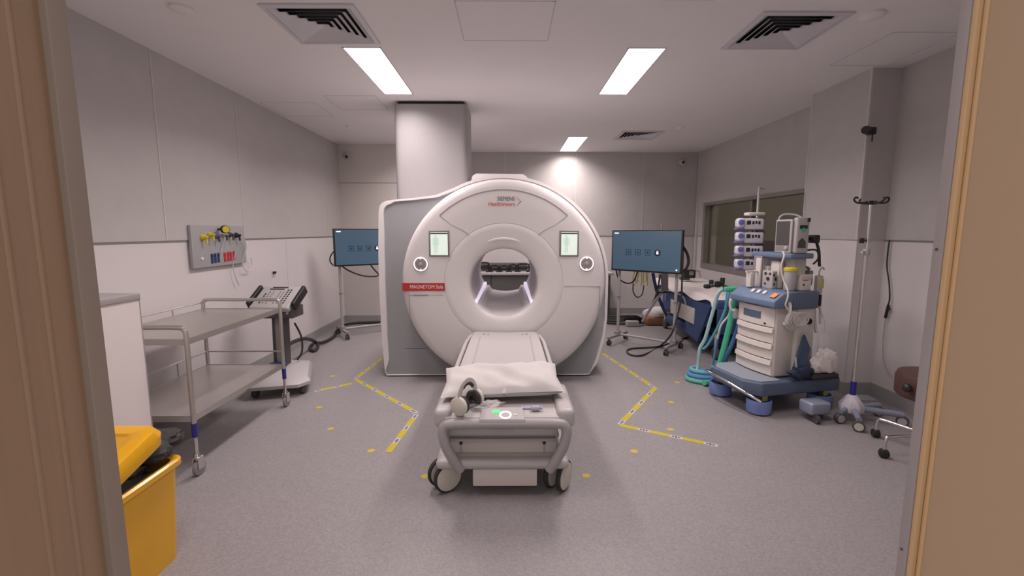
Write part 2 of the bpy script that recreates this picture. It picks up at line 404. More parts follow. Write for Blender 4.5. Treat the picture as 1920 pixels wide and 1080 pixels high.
# right wall with observation window and the pillar
WIN = (5.08, 7.95, 0.965, 2.005)
f = lambda u, v, w: (w, u, v)
ok = struct('wall_right', weld(plate(MB(), YF - .3, YB + .2, 0, DADO, [(WIN[0], WIN[1], WIN[2], DADO + 1)], XR, XR + .2, f)), 'dado')
build('upper_cladding', weld(plate(MB(), YF - .3, YB + .2, DADO, CEIL, [(WIN[0], WIN[1], DADO - 1, WIN[3])], XR - .012, XR + .2, f)), 'wall_grey', ok)
build('dado_shade_line', MB().box((XR - .008, WIN[1] + .06, DADO - .012), (XR, YB, DADO)).box((XR - .008, YF, DADO - .012), (XR, PY0, DADO)), 'joint_and_shade', ok)  # shade under the right cladding, put in as a dark strip
build('corner_post', MB().box((XR - .035, YB - .10, 0), (XR, YB - .04, CEIL)), 'joint', ok)
pl = struct('trim_1', MB().box((XP, PY0, 0), (XR, PY1, DADO)), 'dado'); pl['label'] = 'square pillar projecting from the right wall'; pl['category'] = 'pillar'
build('upper_cladding', MB().box((XP - .012, PY0 - .012, DADO), (XR, PY1 + .012, CEIL)), 'wall_grey', pl)
build('corner_bead', MB().box((XP - .016, PY0 - .016, DADO), (XP + .002, PY0 + .002, CEIL)), 'joint', pl)
build('corner_bead', MB().box((XP - .016, PY1 - .002, DADO), (XP + .002, PY1 + .016, CEIL)), 'joint', pl)
build('lower_joint', MB().box((XP - .003, PY0 - .004, 0), (XP + .01, PY0 + .003, DADO)), 'joint', pl)
struct('baseboard_right', MB().box((XR - .012, PY1, 0), (XR, YB, .11)).box((XR - .012, YF, 0), (XR, PY0, .11)).box((XP - .012, PY0 - .012, 0), (XR - .012, PY1 + .012, .11)), 'skirting')
win = struct('window_1', weld(plate(MB(), WIN[0] - .07, WIN[1] + .07, WIN[2] - .07, WIN[3] + .02, [(WIN[0] + .02, WIN[1] - .012, WIN[2] + .012, WIN[3] - .03)], XR - .025, XR + .1, f)), 'frame_taupe', label='taupe framed observation window in the right wall')
build('glass_pane', MB().box((XR + .05, WIN[0], WIN[2] - .02), (XR + .06, WIN[1] + .02, WIN[3])), 'glass', win)
build('mullion', MB().box((XR + .03, 6.52, WIN[2]), (XR + .09, 6.56, WIN[3])), 'frame_taupe', win)
# dim control room behind the glass
cr = struct('wall_control_room', MB().box((5.6, 4.6, 0), (5.7, 8.6, CEIL)).box((XR + .2, 4.5, 0), (5.7, 4.6, CEIL)).box((XR + .2, 8.6, 0), (5.7, 8.7, CEIL)).box((XR + .2, 4.5, CEIL), (5.7, 8.7, CEIL + .1)).box((XR + .2, 4.5, -.1), (5.7, 8.7, 0)), 'control_wall')
t = thing('control_fill_lamp', 'added fill lamp brightening the control room behind the window', 'ceiling light', (4.7, 6.6, CEIL))  # added fill to brighten what shows through the window
build('diffuser', MB().box((4.4, 6.0, CEIL - .03), (5.0, 7.2, CEIL - .005)), 'fill_glow', t)
t = thing('control_monitor', 'dark desk monitor seen through the observation window', 'monitor', (4.3, 7.55, .75))
build('display', MB().rbox((4.3, 7.55, 1.2), (.04, .55, .36), .01), 'dark_grey', t)
build('stand', MB().box((4.28, 7.5, .755), (4.32, 7.6, 1.04)).box((4.2, 7.42, .751), (4.4, 7.68, .765), .004), 'dark_grey', t)
t = thing('control_desk', 'dark desk behind the observation window', 'desk', (4.3, 6.9, 0))
build('desktop', MB().rbox((4.3, 6.9, .73), (.8, 2.6, .04), .005), 'mid_grey', t)
for y in (5.7, 8.1): build('leg', MB().box((3.95, y - .03, .004), (4.65, y + .03, .71)), 'dark_grey', t)

# front wall with the doorway we look through
JX0, JX1 = -0.70, 0.722
f = lambda u, v, w: (u, w, v)
wf = struct('wall_front', weld(plate(MB(), XL - .3, XR + .3, 0, CEIL, [(JX0 - .06, JX1 + .06, -1, 2.62)], YF - .365, YF, f)), 'dado')
j = struct('trim_2', MB().box((JX0 - .06, YF - .365, 0), (JX0 - .012, YF - .03, 2.62)), 'wood_left'); j['label'] = 'brown timber door jamb on the left'; j['category'] = 'door jamb'
mb = MB()
for y in (.648, .690): mb.cyl((JX0 - .0142, y, 0), (JX0 - .0142, y, 2.62), .005, n=16)
build('moulding', mb, 'wood_left', j)
build('frame_edge', MB().box((JX0 - .06, YF - .03, 0), (JX0, YF + .004, 2.62), .002), 'jamb_taupe', j)
j = struct('trim_3', MB().box((JX1 + .012, YF - .365, 0), (JX1 + .06, YF - .03, 2.62)), 'wood_tan'); j['label'] = 'tan laminate door jamb on the right with a pale timber edge'; j['category'] = 'door jamb'
build('frame_edge', MB().box((JX1, YF - .014, 0), (JX1 + .06, YF + .004, 2.62), .001), 'jamb_grey', j)
build('timber_bead', MB().box((JX1 + .002, YF - .0235, 0), (JX1 + .05, YF - .014, 2.62), .002), 'wood_edge', j)
build('timber_bead', MB().box((JX1 + .009, YF - .032, 0), (JX1 + .05, YF - .0245, 2.62), .002), 'wood_edge', j)
for z in (.45, .95, 1.5, 1.98): build('screw', MB().cyl((JX1, YF - .004, z), (JX1 - .001, YF - .004, z), .0025, n=10), 'dark_grey', j)
struct('trim_4', MB().box((JX0 - .06, YF - .365, 2.56), (JX1 + .06, YF, 2.62)), 'wood_left')

# ------------------------------------------------------------ ceiling things
lab = ['long lit ceiling panel over the left side in front of the white duct', 'long lit ceiling panel over the right side of the scanner front',
       'smaller looking lit ceiling panel by the back wall', 'lit ceiling panel cut off by the top edge of the photo', 'lit ceiling panel behind the white duct', 'lit ceiling panel nearest the door on the left side']
for (x, a, b), l in zip(LAMPS, lab):
    t = thing('ceiling_light', l, 'ceiling light', (x, (a + b) / 2, CEIL), 0, 'recessed ceiling light panels')
    fr = MB()
    for p, q in (((x - .15, a), (x - .14, b)), ((x + .14, a), (x + .15, b)), ((x - .15, a), (x + .15, a + .01)), ((x - .15, b - .01), (x + .15, b))):
        fr.box((*p, CEIL - .004), (*q, CEIL + .04))
    build('frame', fr, 'lamp_frame', t)
    build('diffuser', MB().box((x - .14, a + .01, CEIL + .004), (x + .14, b - .01, CEIL + .02)), 'lamp', t)
    la = bpy.data.lights.new('panel_light', 'AREA'); la.shape = 'RECTANGLE'; la.size = .28; la.size_y = b - a - .02
    la.energy = PANEL_W if a > 3 else 19.0; la.color = (1.0, .865, .855); la.spread = math.radians(146)
    lo = bpy.data.objects.new('panel_light', la); C.objects.link(lo); lo.parent = t; lo.location = (0, 0, .002)
lab = ['square louvred air vent above the left ceiling light', 'square louvred air vent in the ceiling at upper right', 'small looking air vent in the ceiling near the back wall']
for (x, y), l in zip(VENTS, lab):
    t = thing('ceiling_vent', l, 'air vent', (x, y, CEIL), 0, 'square ceiling air diffusers')
    mb = MB()
    for h0, h1, z0 in ((.30, .265, .0),):
        for sx in range(4):
            R = Matrix.Translation((x, y, 0)) @ Matrix.Rotation(sx * PI / 2, 4, 'Z')
            mb.prism([R @ Vector((-h0, -h0, CEIL - .010)), R @ Vector((h0, -h0, CEIL - .010)), R @ Vector((h1, -h1, CEIL - .014)), R @ Vector((-h1, -h1, CEIL - .014))], (0, 0, .009))
    build('frame', mb, 'vent', t)
    for k in range(6):
        a = .262 - .044 * k; b = a - .036
        mb = MB()
        sq = lambda h, z: [(x - h, y - h, z), (x + h, y - h, z), (x + h, y + h, z), (x - h, y + h, z)]
        mb.loft([sq(a, CEIL - .013), sq(a - .003, CEIL - .011), sq(b - .003, CEIL + .009), sq(b, CEIL + .007)], closed=True)
        build('louvre', mb, 'vent', t)
    mb = MB().loft([sq(.268, CEIL - .001), sq(.268, CEIL + .11), sq(.266, CEIL + .11), sq(.266, CEIL - .001)], closed=True)
    mb.poly(sq(.266, CEIL + .10)); build('plenum', mb, 'plenum', t)
for (px, py, r, l) in ((340, 15, .07, 'round white ceiling speaker above the left wall'), (1637, 27, .07, 'round white ceiling speaker beside the right air vent'),
                       (655, 236, .05, 'small round ceiling detector near the back left corner'), (1277, 239, .05, 'small round ceiling detector near the back right corner'), (968, 275, .04, 'tiny ceiling sensor in front of the back wall')):
    p = F(px, py, CEIL)
    tag(build('ceiling_detector', MB().lathe((p.x, p.y, CEIL), (0, 0, -1), [(0, r), (.012, r), (.02, r * .85), (.022, 0.001)]), 'ceiling'), l, 'ceiling fitting', 'round ceiling fittings')

# white duct cover standing on the scanner
duct = t = thing('duct_cover', 'tall white duct cover between the scanner and the ceiling', 'duct', (-.87, 5.4, 1.8))
build('shadow_gap', MB().box((-1.22, 5.16, CEIL - .036), (-.50, 5.66, CEIL - .001)), 'black_soft', t)

# ================================================================ THE SCANNER
AX, AZ, Y0 = -.055, 1.025, 4.42
scan = thing('mri_scanner', 'large white round MRI scanner with grey body in the room centre', 'MRI scanner', (AX, 5.3, 0))
N = 240
def circ(r, y, n=N): return [(AX + r * math.cos(2 * PI * j / n), y, AZ + r * math.sin(2 * PI * j / n)) for j in range(n)]
poly_ = [(.85, .012), (.94, .15), (1.005, .40), (1.03, .62)]
poly_ += [(AX + 1.087 * math.cos(a), AZ + 1.072 * math.sin(a)) for a in [math.radians(v) for v in range(-2, 122, 4)]]
poly_ += [(-.75, 1.900), (-1.0, 1.868), (-1.20, 1.850), (-1.275, 1.838), (-1.315, 1.80), (-1.332, 1.74), (-1.350, 1.3), (-1.355, .99), (-1.345, .4), (-1.325, .05), (-1.315, .012)]
def outR(th):
    dx, dz = math.cos(th), math.sin(th); best = None
    for i in range(len(poly_)):
        x1, z1 = poly_[i][0] - AX, poly_[i][1] - AZ; x2, z2 = poly_[(i + 1) % len(poly_)][0] - AX, poly_[(i + 1) % len(poly_)][1] - AZ
        den = dx * (z2 - z1) - dz * (x2 - x1)
        if abs(den) < 1e-9: continue
        t_ = (x1 * (z2 - z1) - z1 * (x2 - x1)) / den; s_ = (x1 * dz - z1 * dx) / den
        if t_ > 0 and -1e-6 <= s_ <= 1 + 1e-6: best = t_ if best is None else max(best, t_)
    return best
RO = [outR(2 * PI * j / N) for j in range(N)]
def outl(off, y, zoff=0): return [(AX + (RO[j] - off) * math.cos(2 * PI * j / N), y, max(.006, AZ + (RO[j] - off) * math.sin(2 * PI * j / N))) for j in range(N)]
def rimw(j):
    x, z = AX + RO[j] * math.cos(2 * PI * j / N), AZ + RO[j] * math.sin(2 * PI * j / N)
    k = min(1, max(0, (z - .03) / .12)); k = k * k * (3 - 2 * k)
    return .0065 + k * ((.062 - .02 * max(0, (z - 1.2))) if x < -1.2 else .026)
def rim(off, y): return [(AX + (RO[j] - rimw(j) - off) * math.cos(2 * PI * j / N), y, max(.006, AZ + (RO[j] - rimw(j) - off) * math.sin(2 * PI * j / N))) for j in range(N)]
mb = MB().loft([circ(.36, 6.15), outl(.10, 6.15), outl(.03, 6.11), outl(0, 6.03), outl(0, 4.70), outl(.004, 4.665), outl(.006, 4.652), rim(0, 4.65), rim(.004, 4.66), rim(.008, 4.70), circ(.36, 4.70)], closed=True)
build('outer_shell', mb, 'mri_white', scan)
mb = MB().loft([rim(.005, 4.668), circ(.90, 4.668), circ(.90, 4.69), rim(.005, 4.69)], closed=True)
build('grey_panel', mb, 'mri_grey', scan)['label'] = 'mid grey body panel behind the round cover'
def prof(P): return [circ(r, y) for r, y in P]
mb = MB().loft(prof([(.5862, Y0 + .002), (.588, Y0), (.75, Y0 - .004), (.93, Y0), (.975, Y0 + .012), (1.0, Y0 + .035), (1.010, Y0 + .07), (1.010, 4.60), (.985, 4.665), (.95, 4.665), (.95, Y0 + .08), (.5862, Y0 + .08)]), closed=True)
build('front_cover', mb, 'mri_cover', scan)
mb = MB().loft(prof([(.5855, Y0 + .02), (.5855, Y0 + .003), (.582, Y0 + .001), (.53, Y0 + .004), (.46, Y0 + .010), (.42, Y0 + .015), (.39, Y0 + .021), (.365, Y0 + .030), (.350, Y0 + .042), (.341, Y0 + .060), (.336, Y0 + .09), (.335, Y0 + .25), (.355, Y0 + .25), (.42, Y0 + .15), (.5, Y0 + .07)]), closed=True)
build('bore_funnel', mb, 'mri_cover', scan)
# brow: soft lip above the bore mouth
ang = [math.radians(a) for a in range(52, 129, 3)]
br = []
for r, y in ((.455, Y0 + .016), (.44, Y0 + .003), (.425, Y0 + .004), (.415, Y0 + .04)):
    br.append([(AX + (r + .0) * math.cos(a), y + .03 * (abs(a - PI / 2) / .66) ** 2, AZ + r * math.sin(a)) for a in ang])
build('bore_lip', MB().loft(br, wrap=False), 'mri_cover', scan, fix=True)
mb = MB().loft(prof([(.335, Y0 + .25), (.335, 6.148), (.36, 6.148), (.36, Y0 + .25)]), closed=True)
build('bore_liner', mb, 'bore', scan)
mb = MB().loft(prof([(.335, 6.14), (.385, 6.17), (.42, 6.16), (.42, 6.14)]), closed=True)
build('rear_ring', mb, 'mri_white', scan)
# table bridge inside the bore: two ledges, a trough, an apron to the table
mb = MB()
sec = lambda y, zt, zl, wi, wo, zb: [(AX - wo, y, zb), (AX - wo, y, zl), (AX - wi - .035, y, zl + .004), (AX - wi, y, zt), (AX - wi * .5, y, zt - .018), (AX, y, zt - .024), (AX + wi * .5, y, zt - .018), (AX + wi, y, zt), (AX + wi + .035, y, zl + .004), (AX + wo, y, zl), (AX + wo, y, zb)]
mb.loft([sec(4.452, .668, .670, .23, .262, .62), sec(4.50, .700, .715, .225, .262, .65), sec(4.56, .722, .765, .215, .262, .70), sec(4.68, .745, .805, .195, .262, .70), sec(6.1, .752, .808, .178, .255, .70)], cap0=True, cap1=True)
build('table_bridge', mb, 'mri_cover', scan)
for s in (-1, 1):
    R = Matrix.Rotation(s * -.5, 4, 'Y')
    mb = MB(); a = Vector((AX + s * .290, 4.475, .826)); b = Vector((AX + s * .268, 6.02, .842))
    n = Vector((s * .35, 0, 1)).normalized() * .018; w = Vector((-s * 1, 0, .35)).normalized() * .020
    mb.loft([[a - n - w, a + n - w, a + n + w, a - n + w], [b - n - w, b + n - w, b + n + w, b - n + w]], cap0=True, cap1=True)
    build('bore_light', mb, 'led', scan)
# joints in the cover
def strip(mb, pts, w=.005):
    for i in range(len(pts) - 1):
        a = Vector((pts[i][0], 0, pts[i][1])); b = Vector((pts[i + 1][0], 0, pts[i + 1][1])); d = (b - a).normalized(); n = Vector((-d.z, 0, d.x)) * w / 2
        q = [a - n, b - n, b + n, a + n]
        mb.loft([[(p.x, Y0 - .0052, p.z) for p in q], [(p.x, Y0 + .01, p.z) for p in q]], cap0=True, cap1=True)
    return mb
arc = [(AX + .905 * math.cos(math.radians(a)), AZ + .905 * math.sin(math.radians(a))) for a in range(47, 134, 2)]
build('cover_joint', strip(MB(), arc, .006), 'seam', scan)
for s in (-1, 1): build('cover_joint', strip(MB(), [(AX + s * .62, AZ + .66), (AX + s * .50, AZ + .565), (AX + s * .40, AZ + .52), (AX + s * .335, AZ + .475)], .004), 'seam', scan)
build('cover_joint', strip(MB(), [(.54, .996), (.895, .994), (.893, .55)], .0035), 'seam', scan)
build('cover_joint', strip(MB(), [(-.655, .91), (-.99, .91), (-.99, .62)], .002), 'seam', scan)
# hump on top of the barrel
mb = MB().prism([(-.43, 5.05, 2.04), (-.40, 5.05, 2.135), (-.36, 5.05, 2.158), (.15, 5.05, 2.152), (.19, 5.05, 2.125), (.25, 5.05, 2.03)], (0, .9, 0)); build('top_cover', mb, 'mri_white', scan)
# two touch screens
for x0, x1 in ((-.782, -.582), (.487, .677)):
    z0, z1 = 1.288, 1.540
    sf = build('touch_screen', MB().box((x0, Y0 - .012, z0), (x1, Y0 + .02, z1), .006), 'screen_frame', scan)
    build('display', MB().box((x0 + .018, Y0 - .0135, z0 + .014), (x1 - .016, Y0 - .011, z1 - .018)), 'screen_lit', sf)
    build('status_bar', MB().box((x0 + .018, Y0 - .0145, z1 - .034), (x1 - .016, Y0 - .011, z1 - .024)), 'screen_bar', sf)
    mb = MB(); xc = x0 + .068; y = Y0 - .0146
    mb.cyl((xc, y, z1 - .055), (xc, y + .002, z1 - .055), .012, n=14)
    mb.box((xc - .017, y, z1 - .145), (xc + .017, y + .002, z1 - .068)).box((xc - .030, y, z1 - .14), (xc - .021, y + .002, z1 - .072)).box((xc + .021, y, z1 - .14), (xc + .030, y + .002, z1 - .072))
    mb.box((xc - .016, y, z1 - .215), (xc - .003, y + .002, z1 - .145)).box((xc + .003, y, z1 - .215), (xc + .016, y + .002, z1 - .145))
    build('body_diagram', mb, 'screen_ink', sf)
# two control dials
for x, z in ((-.866, 1.214), (.757, 1.218)):
    d = build('control_dial', MB().lathe((x, Y0 + .01, z), (0, -1, 0), [(0, .078), (.016, .076), (.02, .070)], n=40), 'dial', scan)
    mb = MB(); mb.loft([[(x + r * math.cos(2 * PI * j / 40), y, z + r * math.sin(2 * PI * j / 40)) for j in range(40)] for r, y in ((.070, Y0 - .008), (.069, Y0 - .014), (.060, Y0 - .014), (.059, Y0 - .008))], closed=True)
    build('light_ring', mb, 'ring_light', d)
    for k in range(8):
        a = k * PI / 4 + PI / 8
        build('button', MB().cyl((x + .040 * math.cos(a), Y0 - .009, z + .040 * math.sin(a)), (x + .040 * math.cos(a), Y0 - .0145, z + .040 * math.sin(a)), .0125, n=14), 'dial_dark', d)
    build('knob', MB().cyl((x, Y0 - .009, z), (x, Y0 - .017, z), .021, n=24, bev=.002), 'dial', d)
    for dx, dz in ((0, .055), (0, -.055)): build('lamp_dot', MB().cyl((x + dx, Y0 - .009, z + dz), (x + dx, Y0 - .0148, z + dz), .008, n=12), 'ring_light', d)
# lettering
rl = build('name_label', MB().box((-1.052, Y0 - .007, .949), (-.637, Y0 + .05, 1.028)), 'red', scan); rl['label'] = 'red name plate'
text('lettering', 'MAGNETOM Sola', .050, 'white_ink', Matrix.Translation((-.815, Y0 - .0078, .989)) @ FACE, rl, .86)
build('caption', MB().box((-.945, Y0 - .006, .903), (-.80, Y0 + .004, .912)), 'grey_ink', scan)
text('maker_lettering', 'SIEMENS', .056, 'teal_ink', Matrix.Translation((.055, Y0 - .0056, 1.842)) @ FACE, scan, .82, 'RIGHT')
text('maker_lettering', 'Healthineers', .056, 'orange_ink', Matrix.Translation((.055, Y0 - .0056, 1.792)) @ FACE, scan, .90, 'RIGHT')
for dx, dz, r in ((.0, .012, .004), (.012, -.002, .005), (.025, -.016, .006), (.012, -.030, .005), (.0, -.042, .004), (-.006, .026, .003), (-.006, -.054, .003)):
    build('logo_dot', MB().cyl((.083 + dx, Y0 - .0056, 1.832 + dz), (.083 + dx, Y0, 1.832 + dz), r, n=10), 'orange_ink' if dz > -.02 else 'teal_ink', scan)
build('bottom_panel_joint', MB().box((-1.10, 4.668, .30), (-.86, 4.673, .303)), 'seam', scan)

def topz(x):                                                  # height of the scanner's back at x
    best = 0
    for i in range(len(poly_)):
        (x1, z1), (x2, z2) = poly_[i], poly_[(i + 1) % len(poly_)]
        if min(x1, x2) <= x <= max(x1, x2) and abs(x2 - x1) > 1e-6: best = max(best, z1 + (z2 - z1) * (x - x1) / (x2 - x1))
    return best
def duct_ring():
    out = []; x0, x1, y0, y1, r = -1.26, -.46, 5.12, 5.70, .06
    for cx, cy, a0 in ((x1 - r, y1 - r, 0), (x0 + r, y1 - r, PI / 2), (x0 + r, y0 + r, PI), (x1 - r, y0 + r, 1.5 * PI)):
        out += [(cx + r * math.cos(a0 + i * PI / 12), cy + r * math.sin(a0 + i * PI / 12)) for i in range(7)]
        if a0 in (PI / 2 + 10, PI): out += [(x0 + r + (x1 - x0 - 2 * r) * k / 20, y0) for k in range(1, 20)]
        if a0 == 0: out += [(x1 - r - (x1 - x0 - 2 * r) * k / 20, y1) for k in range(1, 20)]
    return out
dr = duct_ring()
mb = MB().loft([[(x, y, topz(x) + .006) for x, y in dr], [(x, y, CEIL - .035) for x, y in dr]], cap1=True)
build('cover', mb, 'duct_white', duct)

# storage bench behind the scanner with dark coils on it
t = thing('storage_bench', 'grey bench with pale top behind the scanner, seen through its bore', 'bench', (.4, 8.05, 0))
build('carcass', MB().box((-1.0, 7.72, .0), (1.74, 8.33, .79)), 'bench_front', t)
build('worktop', MB().box((-1.03, 7.66, .79), (1.78, 8.335, .83), .006), 'bed_white', t)
for k in range(4): build('door', MB().box((-.98 + k * .68, 7.70, .10), (-.98 + k * .68 + .66, 7.72, .77), .004), 'bench_front', t)
bx = lambda px, y=7.9: D(px, 505, y).x
def coil(name, label, x0, x1, h, y=7.86):
    t = thing(name, label, 'MRI coil', ((x0 + x1) / 2, y, .83), 0, 'dark coils on the bench behind the scanner')
    x1 -= .012
    build('frame', MB().tube([(x0, y, .835), (x0, y, .83 + h), (x0 + .03, y, .83 + h + .03), (x1 - .03, y, .83 + h + .03), (x1, y, .83 + h), (x1, y, .835)], .016, smooth=3), 'black', t)
    build('pad', MB().box((x0 + .015, y - .03, .83 + h * .45), (x1 - .015, y + .03, .83 + h), .015), 'black', t)
    for k in range(2): build('foot', MB().box((x0 + (x1 - x0) * (k + .2) / 1.4 - .02, y - .07, .831), (x0 + (x1 - x0) * (k + .2) / 1.4 + .02, y + .07, .86), .006), 'black_soft', t)
coil('head_coil', 'black coil at the left on the bench behind the bore', bx(897), bx(918), .13)
coil('flex_coil', 'black coil left of centre on the bench behind the bore', bx(920), bx(936), .085)
coil('flex_coil', 'black coil at the middle on the bench behind the bore', bx(938), bx(954), .08)
coil('spine_coil', 'black coil right of centre on the bench behind the bore', bx(956), bx(970), .10)
coil('head_coil', 'tall black coil at the right on the bench behind the bore', bx(971), bx(993), .11)
tag(build('coil_bar', MB().box((bx(900), 8.06, .831), (bx(990), 8.20, .97), .03), 'dark_grey'), 'long dark grey coil lying along the bench behind the others', 'MRI coil')

# ============================================================ PATIENT TABLE
BX = -.04
tb = thing('patient_table', 'white wheeled patient table docked at the scanner front', 'patient table', (BX, 3.4, 0))
def xr(a, b, y0, y1, z0, z1, r): return MB().box((BX + a, y0, z0), (BX + b, y1, z1), r, 4)
build('chassis', xr(-.385, .385, 2.50, 4.20, .165, .235, .03), 'bed_white', tb)
mb = MB(); mb.box((BX - .385, 2.445, .165), (BX + .385, 2.75, .225), .028, 4); build('bumper', mb, 'bed_white', tb)
build('lower_box', xr(-.172, .20, 2.455, 2.75, .065, .168, .006), 'bed_cream', tb)
build('column_body', MB().prism([(BX - .31, 2.53, .22), (BX - .325, 2.53, .45), (BX + .325, 2.53, .45), (BX + .31, 2.53, .22)], (0, 1.80, 0)), 'bed_cream', tb)
build('foot_cover', xr(-.33, .33, 2.50, 2.60, .335, .365, .012), 'bed_white', tb)
for s in (-1, 1):
    p = build('locking_slot', xr(s * .245 - .006, s * .245 + .006, 2.525, 2.54, .235, .30, .003), 'light_grey', tb)
    build('slot_end', xr(s * .245 - .009, s * .245 + .009, 2.52, 2.535, .287, .312, .003), 'black', p)
cr_ = build('cross_bar', MB().cyl((BX - .305, 2.52, .385), (BX + .305, 2.52, .385), .043, n=28), 'bed_white', tb)
build('cross_bar_shade', MB().box((BX - .31, 2.468, .330), (BX + .31, 2.56, .346), .005), 'handle_grey', cr_)
build('cross_bar_label', MB().box((BX - .05, 2.474, .375), (BX + .06, 2.48, .405)), 'light_grey', cr_)
build('end_collar', MB().cyl((BX - .315, 2.52, .385), (BX - .30, 2.52, .385), .046, n=28), 'light_grey', cr_)
build('end_collar', MB().cyl((BX + .30, 2.52, .385), (BX + .315, 2.52, .385), .046, n=28), 'light_grey', cr_)
hp = [(-.255, 2.455, .165), (-.292, 2.44, .235), (-.327, 2.425, .31), (-.343, 2.42, .37), (-.348, 2.42, .42), (-.338, 2.42, .447), (-.31, 2.42, .459), (-.2, 2.42, .462), (0, 2.42, .463), (.2, 2.42, .462), (.31, 2.42, .459), (.338, 2.42, .447), (.348, 2.42, .42), (.343, 2.42, .37), (.327, 2.425, .31), (.292, 2.44, .235), (.255, 2.455, .165)]
build('push_handle', MB().tube([(BX + .014 + x, y, z) for x, y, z in hp], .029, n=16, smooth=5), 'handle_grey', tb)['label'] = 'grey push handle loop'
# top tray with raised sides
for s in (-1, 1):
    mb = MB(); t0 = bmesh.new(); bmesh.ops.create_cube(t0, size=1)
    for v in t0.verts: v.co = Vector((v.co.x * .10, v.co.y * .46, v.co.z * .11))
    bmesh.ops.bevel(t0, geom=list(t0.edges), offset=.03, segments=6, profile=0.5, affect='EDGES')
    mb.absorb(t0, Matrix.Translation((BX + .012 + s * .350, 2.66, .480))); build('side_guard', mb, 'bed_white', tb, ang=70)
build('tray', xr(-.32, .32, 2.44, 2.95, .45, .500, .012), 'bed_white', tb)
build('tray_edge', xr(-.325, .325, 2.425, 2.455, .455, .497, .01), 'bed_white', tb)
build('table_frame', xr(-.365, .365, 2.80, 4.30, .43, .505, .02), 'bed_white', tb)
# lying board, slightly dished, stepping in at its head
rows = []
for y, w in ((2.74, .325), (3.0, .328), (3.6, .325), (4.0, .322), (4.28, .318), (4.385, .312)):
    r = [(BX - w, y, .50), (BX - w, y, .538), (BX - w + .03, y, .547), (BX - w * .7, y, .545), (BX, y, .538), (BX + w * .7, y, .545), (BX + w - .03, y, .547), (BX + w, y, .538), (BX + w, y, .50)]
    rows.append(r)
build('lying_board', MB().loft(rows, cap0=True, cap1=True), 'bed_white', tb)
for s in (-1, 1):
    build('board_groove', MB().box((BX + s * .235 - .006, 3.25, .541), (BX + s * .235 + .006, 4.18, .5472), .001), 'seam', tb)
    build('side_rail', MB().tube([(BX + s * .352, 2.9, .515), (BX + s * .356, 3.4, .52), (BX + s * .356, 4.0, .52), (BX + s * .345, 4.16, .522), (BX + s * .33, 4.3, .525)], .017, n=10), 'bed_white', tb)
    build('locating_pin', MB().cyl((BX + s * .205, 4.27, .545), (BX + s * .205, 4.27, .552), .010, n=12), 'seam', tb)
    build('locating_tab', MB().box((BX + s * .165 - .004, 4.25, .542), (BX + s * .165 + .004, 4.31, .550)), 'seam', tb)
cp = build('control_panel', MB().prism([(BX - .125, 2.395, .480), (BX - .115, 2.50, .508), (BX + .115, 2.50, .508), (BX + .125, 2.395, .480)], (0, .004, .014)), 'light_grey', tb)
n_ = Vector((0, -.258, .966)); q = Vector((BX, 2.445, .508))
mb = MB(); ex = Vector((1, 0, 0)); ey = Vector((0, .966, .258))
mb.loft([[q + Vector((.018, -.012, -.003)) + n_ * h + (ex * math.cos(2 * PI * j / 36) + ey * math.sin(2 * PI * j / 36)) * r for j in range(36)] for r, h in ((.034, 0), (.034, .004), (.025, .004), (.025, 0))], closed=True)
build('ring_button', mb, 'ring_light', cp)
build('ready_lamp', MB().rbox(q + Vector((-.035, .018, .005)), (.042, .024, .006), .002, Matrix.Rotation(.26, 4, 'X')), 'green_light', cp)
build('key_mark', MB().rbox(q + Vector((.075, -.006, -.002)), (.020, .010, .005), .002, Matrix.Rotation(.26, 4, 'X')), 'white_ink', cp)
# castors
def caster(root, c, rz, r=.085, mats=('wheel_cream', 'black_soft', 'light_grey'), top=.165, w=.028, gap=.05, local=False):
    Rz = Matrix.Translation(Vector((c[0], c[1], 0))) @ Matrix.Rotation(rz, 4, 'Z')
    T = lambda x, y, z: Rz @ Vector((x, y, z))
    cs = MB(); cs.cyl(T(0, 0, r), T(0, 0, top), .018, n=14); cs.cyl(T(-gap / 2 - w, 0, r), T(gap / 2 + w, 0, r), .010, n=10)
    o = build('castor', cs, mats[2], root, not local)
    for s in (-1, 1):
        a = s * gap / 2; b = s * (gap / 2 + w)
        build('tyre', MB().lathe(T(a, 0, r), T(b, 0, r) - T(a, 0, r), [(0, r * .6), (0, r * .97), (w * .2, r), (w * .8, r), (w, r * .95), (w, r * .6)], n=32), mats[1], o, not local)
        build('wheel_disc', MB().lathe(T(a, 0, r), T(b, 0, r) - T(a, 0, r), [(-.001, .001), (-.001, r * .86), (w + .003, r * .86), (w + .007, r * .7), (w + .007, .001)], n=32), mats[0], o, not local)
    return o
caster(tb, (BX - .345, 2.545), -.95, .092); caster(tb, (BX + .33, 2.545), -.55, .092)
caster(tb, (BX - .33, 4.05), 0); caster(tb, (BX + .33, 4.05), 0)

# pillow
mb = MB(); t0 = bmesh.new(); bmesh.ops.create_grid(t0, x_segments=36, y_segments=22, size=1)
def pil(u, v, s):
    e = max(0, (1 - abs(u) ** 3.2)) ** .5 * max(0, (1 - abs(v) ** 3.0)) ** .5
    w = .022 * math.sin(u * 5 + 1) * math.sin(v * 4 + .5) * e + .012 * math.sin(u * 11 + v * 7) * e
    sh = .33 + .02 * math.cos(v * 2)
    return (u * (.350 + .02 * abs(v)) , v * (.19 + .016 * u * u) + .02 * u * (1 if s > 0 else .5), s * (.062 * e) + w * (s > 0) * .8)
for s in (1, -1):
    V = {}
    for v in t0.verts: V[v.index] = mb.bm.verts.new(Vector(pil(v.co.x, v.co.y, s)))
    for f_ in t0.faces: mb.bm.faces.new([V[v.index] for v in f_.verts])
t0.free(); bmesh.ops.remove_doubles(mb.bm, verts=list(mb.bm.verts), dist=2e-4)
